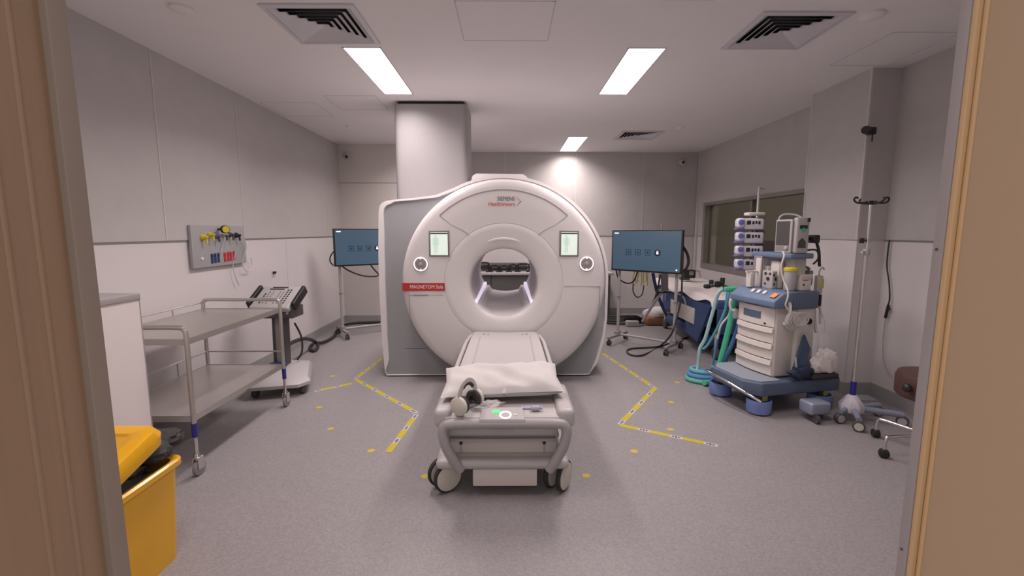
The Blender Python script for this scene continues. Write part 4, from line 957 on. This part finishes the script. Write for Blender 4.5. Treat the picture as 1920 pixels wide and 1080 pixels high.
# bracketed camera-like block right of the monitor
t = thing('cable_bracket', 'black bracket with cables right of the patient monitor', 'bracket', L(.93, .28, 1.37))
build('arm', MB().box(L(.88, .22, 1.352), L(.93, .30, 1.52), .008).cyl(L(.91, .26, 1.47), L(1.12, .24, 1.47), .014, n=10).box(L(1.02, .20, 1.43), L(1.14, .28, 1.50), .01), 'black', t)
build('cable', MB().tube([L(1.12, .24, 1.45), L(1.15, .22, 1.36), L(1.14, .20, 1.26), L(1.15, .20, 1.23)], .012, n=8).tube([L(.94, .22, 1.37), L(1.04, .18, 1.37), L(1.08, .18, 1.30), L(1.02, .19, 1.25)], .008, n=8), 'cable', t)
cable('monitor_lead', 'pale lead drooping from the patient monitor to the drawer top', [L(.50, .20, 1.36), L(.42, .13, 1.33), L(.37, .12, 1.24), L(.385, .10, 1.14), L(.385, .045, 1.05), L(.37, .03, .99), L(.36, .04, .93), L(.40, .035, .89)], .007, 'anes_cream')
# canister and bottle on the work surface
t = thing('suction_canister', 'clear suction canister with yellow lid on the anaesthesia machine', 'canister', L(.60, .16, 1.032))
p = L(.58, .15, 1.034); build('jar', MB().lathe(p, (0, 0, 1), [(0, .042), (.01, .046), (.15, .050), (.165, .048)], n=28), 'light_grey', t)
build('lid', MB().lathe(p + Vector((0, 0, .165)), (0, 0, 1), [(0, .054), (.02, .054), (.03, .043)], n=28), 'yellow', t)
t = thing('supply_box', 'white box with red print beside the yellow lidded canister', 'box', L(.765, .15, 1.034), AR)
build('box_body', MB().box((-.045, -.05, 0), (.055, .04, .13), .004), 'anes_cream', t, False)
build('red_print', MB().box((-.03, -.052, .085), (.02, -.049, .128)), 'red_plastic', t, False)
build('black_mark', MB().cyl((-.02, -.0495, .05), (-.02, -.0525, .05), .009, n=10), 'black', t, False)
build('flap', MB().rbox((.0, -.058, .115), (.10, .004, .05), .001, Matrix.Rotation(.3, 4, 'X')), 'anes_cream', t, False)
# hanging unit with yellow label on the right flank
t = thing('hanging_controller', 'grey controller with yellow label hanging right of the machine', 'controller', L(1.140, .16, .98))
build('controller_body', MB().box(L(1.090, .17, .99), L(1.190, .21, 1.15), .01).tube([L(1.140, .19, 1.14), L(1.140, .19, 1.19), L(1.170, .18, 1.22), L(1.200, .18, 1.20)], .007), 'light_grey', t)
build('yellow_label', MB().rbox(L(1.150, .166, 1.08), (.05, .004, .08), .001, AR), 'yellow', t)
build('plug_cluster', MB().box(L(1.080, .17, .90), L(1.120, .21, .99), .01).box(L(1.140, .16, .88), L(1.190, .22, .985), .012), 'black', t)
cable('hanging_tube', 'left pale tube hanging below the controller on the right flank', [L(1.090, .19, .93), L(1.080, .17, .80), L(1.070, .15, .72), L(1.055, .12, .66)], .014, 'anes_cream', 'tube')
cable('hanging_tube', 'right pale tube hanging below the controller on the right flank', [L(1.170, .19, .93), L(1.160, .16, .83), L(1.135, .14, .73)], .011, 'anes_cream', 'tube')
t = thing('drip_bag', 'clear drip bag with blue clip hanging on the machine right side', 'bag', L(1.140, .08, .62))
p = L(1.150, .10, .56)
mb = MB(); mb.rbox(p, (.10, .03, .19), .014, AR); build('pouch', mb, 'clear', t)
build('blue_clip', MB().rbox(p + Vector((0, -.016, -.09)), (.085, .012, .05), .004, AR), 'anes_blue_dark', t)
build('hanging_strap', MB().tube([p + Vector((0, 0, .09)), p + Vector((0, .01, .2)), L(1.150, .19, .90)], .004, n=6), 'clear_tube', t)
# on the base
t = thing('binder', 'slate blue binder standing on its corner on the machine base', 'binder', L(.68, -.01, .29))
A_, B_, C_, D_ = L(.555, .045, .37), L(.72, .06, .665), L(.81, .045, .545), L(.68, .03, .345)
nv = Vector((math.sin(AR), -math.cos(AR), 0)) * .022
build('cover', MB().loft([[A_, B_, C_, D_], [p_ + nv for p_ in (A_, B_, C_, D_)]], cap0=True, cap1=True), 'slate_folder', t)
build('pages', MB().tube([L(.575, .03, .48), L(.585, .02, .40), L(.60, .015, .34), L(.56, .01, .31)], .008, n=8), 'bed_white', t)
mb = MB(); t0 = bmesh.new(); bmesh.ops.create_icosphere(t0, subdivisions=3, radius=1)
for v in t0.verts: v.co = Vector((v.co.x * .115, v.co.y * .045, v.co.z * .055)) * (1 + .2 * math.sin(v.co.x * 7 + v.co.z * 5) + random.uniform(-.07, .07))
mb.absorb(t0, Matrix.Translation(L(.62, .0, .352)) @ Matrix.Rotation(AR, 4, 'Z'))
tag(build('dark_pouch', mb, 'dark_blue', ang=30), 'dark blue pouch on the base below the slate binder', 'pouch')
mb = MB(); t0 = bmesh.new(); bmesh.ops.create_icosphere(t0, subdivisions=4, radius=1)
for v in t0.verts:
    k = 1 + .2 * math.sin(v.co.x * 6 + 4 * v.co.z) * math.cos(v.co.y * 5 + v.co.x * 3) + random.uniform(-.05, .05)
    v.co = Vector((v.co.x * .125 * k, v.co.y * .048 * k, max(-.085, v.co.z * .11 * k)))
mb.absorb(t0, Matrix.Translation(L(1.03, .0, .43)) @ Matrix.Rotation(AR, 4, 'Z'))
tag(build('white_bag', mb, 'sheet', ang=25), 'crumpled white bag at the right end of the machine base', 'bag')
tag(build('black_tray', MB().rbox(L(1.00, .0, .315), (.26, .10, .05), .02, AR), 'black_soft'), 'black tray under the crumpled white bag', 'tray')

# infusion pumps on their own pole
px0 = Vector((2.405, 4.42, 0))
pr_ = thing('pump_pole', 'thin metal pole holding the stack of infusion pumps', 'pole', (px0.x, px0.y, 0))
build('pole', MB().cyl((px0.x, px0.y, .06), (px0.x, px0.y, 1.955), .011, n=12), 'chrome', pr_)
build('docking_rail', MB().box((px0.x - .03, px0.y - .03, 1.12), (px0.x + .035, px0.y - .012, 1.66), .005), 'mid_grey', pr_)
build('top_tray', MB().rbox((px0.x - .055, px0.y - .05, 1.695), (.16, .10, .03), .01), 'anes_cream', pr_)
build('foot', MB().rbox((px0.x, px0.y, .04), (.18, .18, .05), .02), 'mid_grey', pr_)
build('hook', MB().tube([(px0.x - .07, px0.y, 1.935), (px0.x, px0.y, 1.945), (px0.x + .06, px0.y, 1.935)], .004, n=6), 'chrome', pr_)
def pump_thing():
    t = thing('infusion_pump', '', 'infusion pump', (2.29, 4.34, 1.545), math.radians(-14), 'infusion pumps stacked on the pole')
    build('case', MB().box((-.06, -.055, 0), (.115, .055, .108), .014), 'pump_body', t, False)
    lb = build('end_lobe', MB().box((-.122, -.07, .012), (-.045, .045, .112), .03, 4), 'pump_body', t, False)
    build('blue_knob', MB().lathe((-.085, -.066, .072), (0, -1, 0), [(0, .026), (.008, .025), (.010, .018)], n=22), 'pump_blue', lb, False)
    build('under_lip', MB().box((-.126, -.066, .0), (-.05, .04, .018), .007), 'purple', t, False)
    build('screen', MB().box((-.035, -.0585, .05), (.0, -.053, .088), .002), 'black', t, False)
    mb = MB()
    for k in range(3): mb.box((.012 + k * .026, -.0585, .052 + .006 * (k % 2)), (.030 + k * .026, -.053, .082), .003)
    build('keypad', mb, 'black', t, False)
    build('latch', MB().box((.06, -.05, .092), (.125, .02, .120), .008), 'dark_grey', t, False)
    build('base_strip', MB().box((-.04, -.057, -.006), (.11, .05, .004), .003), 'dark_grey', t, False)
    return t
pp = pump_thing(); labs = ['topmost infusion pump of the four on the pole', 'second infusion pump from the top of the stack', 'third infusion pump from the top of the stack', 'lowest infusion pump of the four on the pole']
pp['label'] = labs[0]
for k in range(1, 4): dup(pp, (2.29 + .004 * k, 4.34, 1.545 - .128 * k), math.radians(-14), labs[k], 'infusion pumps stacked on the pole')

# breathing hoses on an arm in front of the machine
ha = thing('hose_arm', 'dark hose holder arm at the left of the anaesthesia machine', 'hose arm', L(.30, .62, 1.0))
build('arm', MB().tube([L(.36, .62, .90), L(.33, .66, .98), L(.20, .70, 1.02), L(.06, .72, 1.0)], .012, n=10), 'dark_grey', ha)
build('clip', MB().rbox(L(.17, .70, 1.03), (.05, .04, .06), .01).rbox(L(.06, .72, 1.01), (.06, .05, .04), .012), 'black', ha)
build('green_clip', MB().rbox(L(.30, .66, .985), (.13, .06, .05), .015), 'hose_green', ha)
build('knob', MB().cyl(L(.22, .69, 1.03), L(.22, .69, 1.09), .022, n=14), 'black', ha)
build('knob', MB().cyl(L(.10, .71, 1.03), L(.10, .71, 1.07), .02, n=12), 'black', ha)
H = lambda px, py, y: D(px, py, y)
g = 'breathing hoses in front of the anaesthesia machine'
cable('breathing_hose', 'leftmost pale green breathing hose hanging from the holder arm', [H(1358, 543, 4.42), H(1347, 550, 4.42), H(1335, 590, 4.45), H(1322, 635, 4.48), H(1312, 655, 4.5), H(1308, 690, 4.5), F(1300, 712, .03), F(1322, 716, .03)], .018, 'hose_grey', 'hose', g)
cable('breathing_hose', 'second thin teal breathing hose from the left', [H(1368, 545, 4.44), H(1360, 580, 4.46), H(1345, 615, 4.48), H(1328, 645, 4.52), H(1318, 655, 4.54)], .013, 'hose_teal', 'hose', g)
cable('breathing_hose', 'slim blue breathing hose hanging behind the pale ones', [H(1364, 548, 4.50), H(1358, 590, 4.54), H(1347, 630, 4.56), H(1340, 665, 4.58), H(1336, 690, 4.6)], .012, 'hose_blue', 'hose', g)
cable('breathing_hose', 'wide bright green breathing hose running from the clip to the floor', [H(1386, 548, 4.30), H(1378, 560, 4.30), H(1370, 600, 4.30), H(1358, 650, 4.32), H(1347, 690, 4.34), F(1338, 714, .04), F(1320, 718, .035)], .028, 'hose_green', 'hose', g)
cable('breathing_hose', 'blue breathing hose behind the wide green one', [H(1392, 575, 4.38), H(1388, 600, 4.38), H(1376, 635, 4.42), H(1364, 665, 4.44), F(1352, 700, .05), F(1330, 706, .05)], .020, 'hose_blue', 'hose', g)
cable('breathing_hose', 'white hose tail curving down between the teal hoses', [H(1373, 556, 4.36), H(1370, 575, 4.36), H(1366, 592, 4.38), H(1352, 610, 4.40), H(1345, 635, 4.42)], .010, 'anes_cream', 'hose', g)
for k in range(3):
    c = F(1312, 712, .03)
    pts = [(c.x + .09 + (.19 - .018 * k) * math.cos(a + k), c.y + .06 + (.13 - .014 * k) * math.sin(a + k), -.001 + .026 + .046 * k) for a in [2 * PI * i / 12 for i in range(11)]]
    cable('coiled_hose', ['pale green mesh hose coiled lowest on the floor by the machine', 'blue hose coil lying on the pale green floor coil', 'topmost teal hose coil in the heap on the floor'][k], pts, .023, ['mesh_green', 'hose_blue', 'hose_teal'][k], 'hose')
t = thing('filter_pouch', 'small white filter pouch hanging beside the green hose', 'pouch', H(1381, 588, 4.2))
p = H(1381, 588, 4.2); build('pouch_body', MB().rbox(p, (.06, .03, .10), .012), 'bed_white', t); build('black_cap', MB().cyl(p + Vector((0, 0, .05)), p + Vector((0, 0, .07)), .012, n=12), 'black', t)

# ================================================================= GURNEY
gu = thing('gurney', 'hospital trolley bed with white sheet and navy sides under the window', 'gurney', (2.76, 6.2, 0))
GX0, GX1, GY0, GY1 = 2.38, 3.16, 5.12, 7.3
mb = MB().box((GX0, GY0, .62), (GX1, GY1, .74), .04, 4)
build('mattress', mb, 'navy', gu)
mb = MB(); t0 = bmesh.new(); bmesh.ops.create_grid(t0, x_segments=26, y_segments=40, size=1)
for v in t0.verts:
    u, w = v.co.x, v.co.y
    x = (GX0 + GX1) / 2 + u * .42; y = (GY0 + GY1) / 2 + .03 + w * 1.10
    z = .752 + .008 * math.sin(u * 9 + w * 5) * math.cos(w * 12)
    if w > .55: z += .07 * (w - .55)
    over = max(0, abs(u) - .90) / .10
    if u < -.9: z -= over * (.06 + .03 * math.sin(w * 9))
    if w < -.95: z -= (-.95 - w) / .05 * (.05 + .04 * math.sin(u * 4))
    if u > .9: z -= over * .05; x -= .02
    v.co = Vector((x, y, z))
mb.absorb(t0); build('sheet', mb, 'sheet', gu, ang=80)
build('side_panel', MB().box((GX0 - .012, 5.30, .38), (GX0 + .02, 6.9, .64), .012), 'navy', gu)
build('side_panel', MB().box((GX0 + .02, GY0 - .012, .34), (GX1 - .02, GY0 + .02, .64), .012), 'navy', gu)
build('drape', MB().prism([(GX0 - .03, 5.20, .66), (GX0 - .04, 5.50, .16), (GX0 - .03, 5.85, .20), (GX0 - .035, 6.0, .48), (GX0 - .03, 6.3, .66)], (.025, 0, 0)), 'navy', gu)
build('side_board', MB().box((GX0 - .045, 5.62, .36), (GX0 - .03, 6.45, .56), .004), 'anes_beige', gu)
build('under_frame', MB().box((GX0 + .1, GY0 + .2, .28), (GX1 - .1, GY1 - .2, .36), .02).box((GX0 + .22, 5.6, .34), (GX1 - .22, 5.85, .64), .02).box((GX0 + .22, 6.6, .34), (GX1 - .22, 6.85, .64), .02), 'dark_blue', gu)
build('under_cover', MB().box((GX0 + .05, 5.4, .12), (GX1 - .05, 6.95, .27), .05), 'navy', gu)
for x in (GX0 + .1, GX1 - .1):
    for y in (GY0 + .16, GY1 - .25):
        l = build('leg', MB().cyl((x, y, .12), (x, y, .32), .022, n=14), 'light_grey', gu)
        build('wheel', MB().cyl((x - .02, y, .075), (x + .02, y, .075), .075, n=26, bev=.006), 'dark_grey', l)
build('side_rail', MB().tube([(GX0 - .03, 5.9, .50), (GX0 - .045, 6.0, .66), (GX0 - .045, 6.6, .66), (GX0 - .03, 6.7, .50)], .012, n=10), 'light_grey', gu)
build('drip_pole', MB().cyl((2.46, 7.34, .5), (2.46, 7.34, 1.66), .011, n=10).box((2.43, 7.28, .5), (2.49, 7.36, .56)), 'pole_grey', gu)
build('push_bar', MB().tube([(GX0 + .06, GY1 - .02, .66), (GX0 + .05, GY1 + .03, .82), (GX0 + .12, GY1 + .04, .90), (GX1 - .12, GY1 + .04, .90), (GX1 - .05, GY1 + .03, .82), (GX1 - .06, GY1 - .02, .66)], .014, n=10), 'light_grey', gu)
t = thing('bracket_box', 'black strapped bracket box at the head of the gurney', 'bracket', D(1290, 515, 6.95))
p = D(1291, 512, 6.95)
build('bracket_body', MB().box(p + Vector((-.07, -.03, -.08)), p + Vector((.10, .08, .05)), .012), 'black', t); build('bracket_foot', MB().box(p + Vector((-.12, -.02, -.11)), p + Vector((.02, .07, -.06)), .01), 'dark_grey', t)
build('bracket_window', MB().box(p + Vector((.0, -.034, -.03)), p + Vector((.07, -.028, .03)), .004), 'mid_grey', t)
# bits beyond the right display
t = thing('folding_frame', 'blue and grey folding frame leaning behind the right screen', 'frame', (2.0, 6.3, 0))
q = lambda px, py, y=6.25: D(px, py, y)
build('blue_strut', MB().tube([q(1224, 512), q(1230, 540), q(1238, 565), q(1250, 592)], .022, n=10), 'blue_plastic', t)
build('grey_strut', MB().tube([q(1243, 545), q(1225, 570), q(1205, 602, 6.5)], .02, n=10), 'light_grey', t)
build('dark_strut', MB().tube([q(1238, 515), q(1228, 560), q(1203, 605, 6.55)], .013, n=10), 'dark_grey', t)
build('grey_pillar', MB().cyl(q(1246, 510), q(1246, 545), .05, n=16), 'mid_grey', t)
build('joint', MB().box(q(1240, 540) - Vector((.05, .03, .05)), q(1252, 552) + Vector((.06, .05, .02)), .012), 'dark_blue', t)
p = F(1235, 610)
tag(build('brown_box', MB().rbox((p.x + .0, p.y + .1, .07), (.42, .28, .138), .03), 'tan_box'), 'brown box on the floor behind the right screen', 'box')
mb = MB(); t0 = bmesh.new(); bmesh.ops.create_icosphere(t0, subdivisions=3, radius=1)
for v in t0.verts: v.co = Vector((v.co.x * .22, v.co.y * .14, max(0, v.co.z + .4) * .10)) * (1 + .12 * math.sin(v.co.x * 6 + v.co.y * 4))
mb.absorb(t0, Matrix.Translation((p.x, p.y + .1, .141))); tag(build('white_cushion', mb, 'sheet', ang=40), 'pale cushion lying on the brown box', 'cushion')
p = F(1185, 610)
t = thing('cable_heap', 'dark cables heaped at the foot of the back wall right of the scanner', 'cables', (p.x, p.y, 0))
mb = MB()
for k in range(4): mb.tube([(p.x - .45 + random.uniform(-.1, .1), p.y + .15 + .05 * k, .02 + .03 * k), (p.x - .2, p.y + .05 * k, .03 + .03 * k), (p.x, p.y + random.uniform(-.1, .1), .05 + .04 * k), (p.x + .2, p.y + .05, .03 + .02 * k)], .018, n=8)
build('cables', mb, 'cable', t); build('adapter', MB().rbox((p.x - .02, p.y - .08, .05), (.20, .11, .09), .015), 'light_grey', t)

# ============================================================ RIGHT SIDE THINGS
ix, iy = 2.79, 3.52
iv = thing('drip_stand', 'tall drip stand with hooks and white hub in front of the pillar', 'drip stand', (ix, iy, 0))
lean = Vector((.0, .0, 0))
build('lower_pole', MB().cyl((ix, iy, .20), (ix, iy, 1.36), .017, n=16), 'steel', iv)
build('upper_pole', MB().cyl((ix, iy, 1.34), (ix, iy, 1.745), .011, n=14), 'chrome', iv)
build('height_lock', MB().cyl((ix, iy, 1.345), (ix, iy, 1.395), .024, n=16, bev=.004).cyl((ix, iy, 1.37), (ix - .045, iy - .01, 1.37), .012, n=10), 'light_grey', iv)
build('cable_hook', MB().box((ix - .06, iy - .012, 1.44), (ix - .03, iy + .012, 1.48), .005).cyl((ix - .04, iy, 1.46), (ix, iy, 1.46), .007, n=8), 'black', iv)
hk = build('hook_bar', MB().box((ix - .035, iy - .025, 1.735), (ix + .035, iy + .025, 1.765), .01), 'black', iv)
for s in (-1, 1):
    build('hook', MB().tube([(ix + s * .02, iy, 1.752), (ix + s * .08, iy, 1.748), (ix + s * .115, iy, 1.752), (ix + s * .135, iy, 1.772), (ix + s * .125, iy, 1.79), (ix + s * .105, iy, 1.785)], .007, n=8), 'black', hk)
    build('hook', MB().tube([(ix, iy + s * .02, 1.752), (ix, iy + s * .08, 1.748), (ix, iy + s * .12, 1.765), (ix, iy + s * .11, 1.785)], .007, n=8), 'black', hk)
build('blue_tape', MB().cyl((ix, iy, .215), (ix, iy, .325), .021, n=16), 'blue_tape', iv)
build('hub', MB().lathe((ix, iy, .075), (0, 0, 1), [(0, .06), (.005, .085), (.055, .09), (.13, .04), (.14, .025)], n=8), 'pump_body', iv)
for a, ln in ((math.radians(245), .24), (math.radians(205), .15), (math.radians(62), .26), (math.radians(15), .30), (math.radians(-22), .34)):
    ex_, ey_ = ix + ln * math.cos(a), iy + ln * math.sin(a)
    l = build('leg', MB().tube([(ix + .05 * math.cos(a), iy + .05 * math.sin(a), .105), (ix + ln * .6 * math.cos(a), iy + ln * .6 * math.sin(a), .10), (ex_, ey_, .092)], .020, n=10, smooth=3, ry=.024), 'blue_grey_metal', iv)
    n2 = (Vector((-.55, -.83, 0)) if .2 < ln < .25 else Vector((math.cos(a + 1.2), math.sin(a + 1.2), 0))) * .018; c_ = Vector((ex_, ey_, .042))
    build('castor', MB().cyl(c_ - n2, c_ + n2, .042, n=24, bev=.005), 'dark_grey', l)
    build('castor_disc', MB().cyl(c_ - n2 * 1.15, c_ + n2 * 1.15, .030, n=20), 'wheel_cream' if .2 < ln < .25 else 'light_grey', l)
# footswitch-like unit beside the drip stand and blue grey stand base in front of the machine wheel
t = thing('foot_pedal', 'dull green foot pedal on the floor beside the pillar', 'foot pedal', F(1652, 770))
p = F(1652, 768) + Vector((-.06, .12, 0)); build('pedal_base', MB().rbox(p + Vector((0, 0, .03)), (.16, .13, .055), .02), 'mid_grey', t); build('pedal_plate', MB().rbox(p + Vector((0, -.01, .063)), (.13, .10, .012), .005, Matrix.Rotation(.15, 4, 'X')), 'anes_pad', t)
t = thing('low_trolley_base', 'blue grey low equipment base beside the drip stand', 'equipment base', F(1550, 780))
b0 = F(1524, 778); b1 = F(1580, 788)
build('base_box', MB().rbox((2.495, 3.53, .112), (.18, .14, .10), .018, .15), 'blue_grey_metal', t)
build('castor', MB().cyl((2.45, 3.45, .035), (2.475, 3.45, .035), .035, n=18).cyl((2.4625, 3.45, .03), (2.4625, 3.46, .07), .012), 'dark_grey', t)
build('castor', MB().cyl((2.53, 3.54, .035), (2.555, 3.54, .035), .035, n=18), 'dark_grey', t)

# stool at the right jamb
st = thing('round_stool', 'brown padded stool with chrome legs by the right door jamb', 'stool', (2.86, 2.92, 0))
sx_, sy_ = 2.86, 2.92
build('seat', MB().lathe((sx_, sy_, .415), (0, 0, 1), [(0, .19), (.015, .205), (.13, .207), (.16, .195), (.17, .15), (.172, .001)], n=40), 'brown', st)
build('seat_plate', MB().cyl((sx_, sy_, .385), (sx_, sy_, .415), .12, n=28), 'mid_grey', st)
build('gas_column', MB().cyl((sx_, sy_, .12), (sx_, sy_, .39), .025, n=18), 'chrome', st)
build('height_lever', MB().cyl((sx_ - .10, sy_ - .02, .42), (sx_ - .225, sy_ - .05, .50), .007, n=8).sphere((sx_ - .228, sy_ - .05, .502), .030, 16, (.8, 1, 1)), 'black', st)
build('white_label', MB().box((sx_ - .16, sy_ - .145, .375), (sx_ - .10, sy_ - .12, .412), .004), 'white_ink', st)
for k in range(5):
    a = math.radians(184 + 72 * k)
    ex_, ey_ = sx_ + .31 * math.cos(a), sy_ + .31 * math.sin(a)
    l = build('leg', MB().tube([(sx_ + .02 * math.cos(a), sy_ + .02 * math.sin(a), .15), (sx_ + .18 * math.cos(a), sy_ + .18 * math.sin(a), .15), (sx_ + .27 * math.cos(a), sy_ + .27 * math.sin(a), .148), (ex_ - .005 * math.cos(a), ey_ - .005 * math.sin(a), .135), (ex_, ey_, .06)], .012, n=12), 'chrome', st)
    n2 = Vector((math.cos(a + .9), math.sin(a + .9), 0)) * .022; c_ = Vector((ex_, ey_, .031))
    build('castor', MB().cyl(c_ - n2, c_ + n2, .031, n=22, bev=.006), 'black', l)
# wall lead by the pillar
W = lambda px, py: SX(px, py, XR - .025)
cable('wall_lead', 'dark wavy lead hanging on the wall right of the pillar', [W(1668, 450), W(1665, 470), W(1663, 500), W(1667, 530), W(1668, 560), W(1664, 575)], .006)
t = thing('lead_connector', 'black connector at the end of the wavy wall lead', 'connector', W(1663, 585))
build('connector_body', MB().tube([W(1666, 572), W(1663, 584), W(1660, 596)], .012, n=8), 'black', t); build('connector_clip', MB().cyl(W(1664, 578), W(1668, 580), .010, n=8), 'black', t)
cable('wall_lead', 'thin pale lead running down the wall to the stool', [W(1660, 597), W(1656, 630), W(1655, 670), W(1662, 693), W(1672, 706)], .004, 'light_grey')

# ================================================================ FLOOR MARKS
def tape(label, p, q, n, w=.05, first=0.0):
    p = Vector(p); q = Vector(q); d = (q - p); Ln = d.length; d.normalize(); s = Vector((-d.y, d.x, 0)) * w / 2; z = Vector((0, 0, .0012)); mb = MB()
    def quad(a, b, k, h): 
        A = p + d * a; B = p + d * b
        mb.loft([[A - s * k, B - s * k, B + s * k, A + s * k], [x_ + Vector((0, 0, h)) for x_ in (A - s * k, B - s * k, B + s * k, A + s * k)]], cap0=True, cap1=True)
    mb.mi = 0; quad(0, Ln, .8, .0008)
    seg = Ln / n
    for i in range(n):
        mb.mi = 1; quad(seg * i, seg * i + seg * .60, 1.0, .0014)
        mb.mi = 2
        for k in range(3): quad(seg * i + seg * (.67 + .09 * k), seg * i + seg * (.73 + .09 * k), .30 if k != 1 else .42, .0013)
    o = build('floor_tape', mb, ['tape_white', 'tape_yellow', 'tape_ink'])
    return tag(o, label, 'floor tape', 'yellow and white floor marking tapes')
fp = lambda x, y: F(x, y)
tape('left floor tape running from the scanner corner outward', fp(716, 672), fp(667, 710), 4)
tape('left floor tape branching off towards the console pedestal', fp(660, 719), fp(590, 734), 2)
tape('left floor tape slanting forward from the console branch to the table side', fp(668, 712), fp(781, 774), 5)
tape('left floor tape end nearest the yellow bin side', fp(728, 848), fp(781, 777), 3)
tape('right floor tape running out from the scanner base', fp(1130, 663), fp(1227, 727), 5)
tape('right floor tape slanting back towards the patient table', fp(1229, 727), fp(1162, 796), 4)
tape('right floor tape pointing to the stool', fp(1162, 797), fp(1346, 836), 3)
for x, y, l in ((598, 764, 'pale yellow floor dot just in front of the console pedestal'), (620, 804, 'yellow floor dot between the steel trolley and the left tape'), (696, 845, 'yellow floor dot beside the front end of the left tape'),
                (797, 893, 'yellow floor dot beside the left table castor'), (1099, 892, 'yellow floor dot beside the right table castor'), (1189, 846, 'yellow floor dot in front of the right tape corner'),
                (1257, 805, 'yellow floor dot touching the right tape end run'), (1258, 754, 'faint yellow floor dot right of the right tape bend'), (1270, 717, 'faint yellow floor dot in front of the coiled hoses'), (624, 705, 'faint yellow floor dot behind the left tape branch')):
    p = F(x, y)
    tag(build('floor_dot', MB().lathe((p.x, p.y, 0), (0, 0, 1), [(0, .026), (.0012, .026)], n=20), 'dot_yellow'), l, 'floor dot', 'yellow floor dots')

# ================================================================ LIGHT, VIEW
w = bpy.data.worlds.new('world'); sc.world = w; w.use_nodes = True
w.node_tree.nodes['Background'].inputs['Color'].default_value = (1.0, .92, .88, 1); w.node_tree.nodes['Background'].inputs['Strength'].default_value = .9
sc.view_settings.view_transform = 'Standard'; sc.view_settings.look = 'None'; sc.view_settings.gamma = 1; sc.view_settings.use_curve_mapping = False
sc.view_settings.exposure = 0.0
sc.cycles.use_denoising = True
sc.cycles.max_bounces = 10; sc.cycles.diffuse_bounces = 6; sc.cycles.transparent_max_bounces = 12
sc.cycles.sample_clamp_indirect = 6
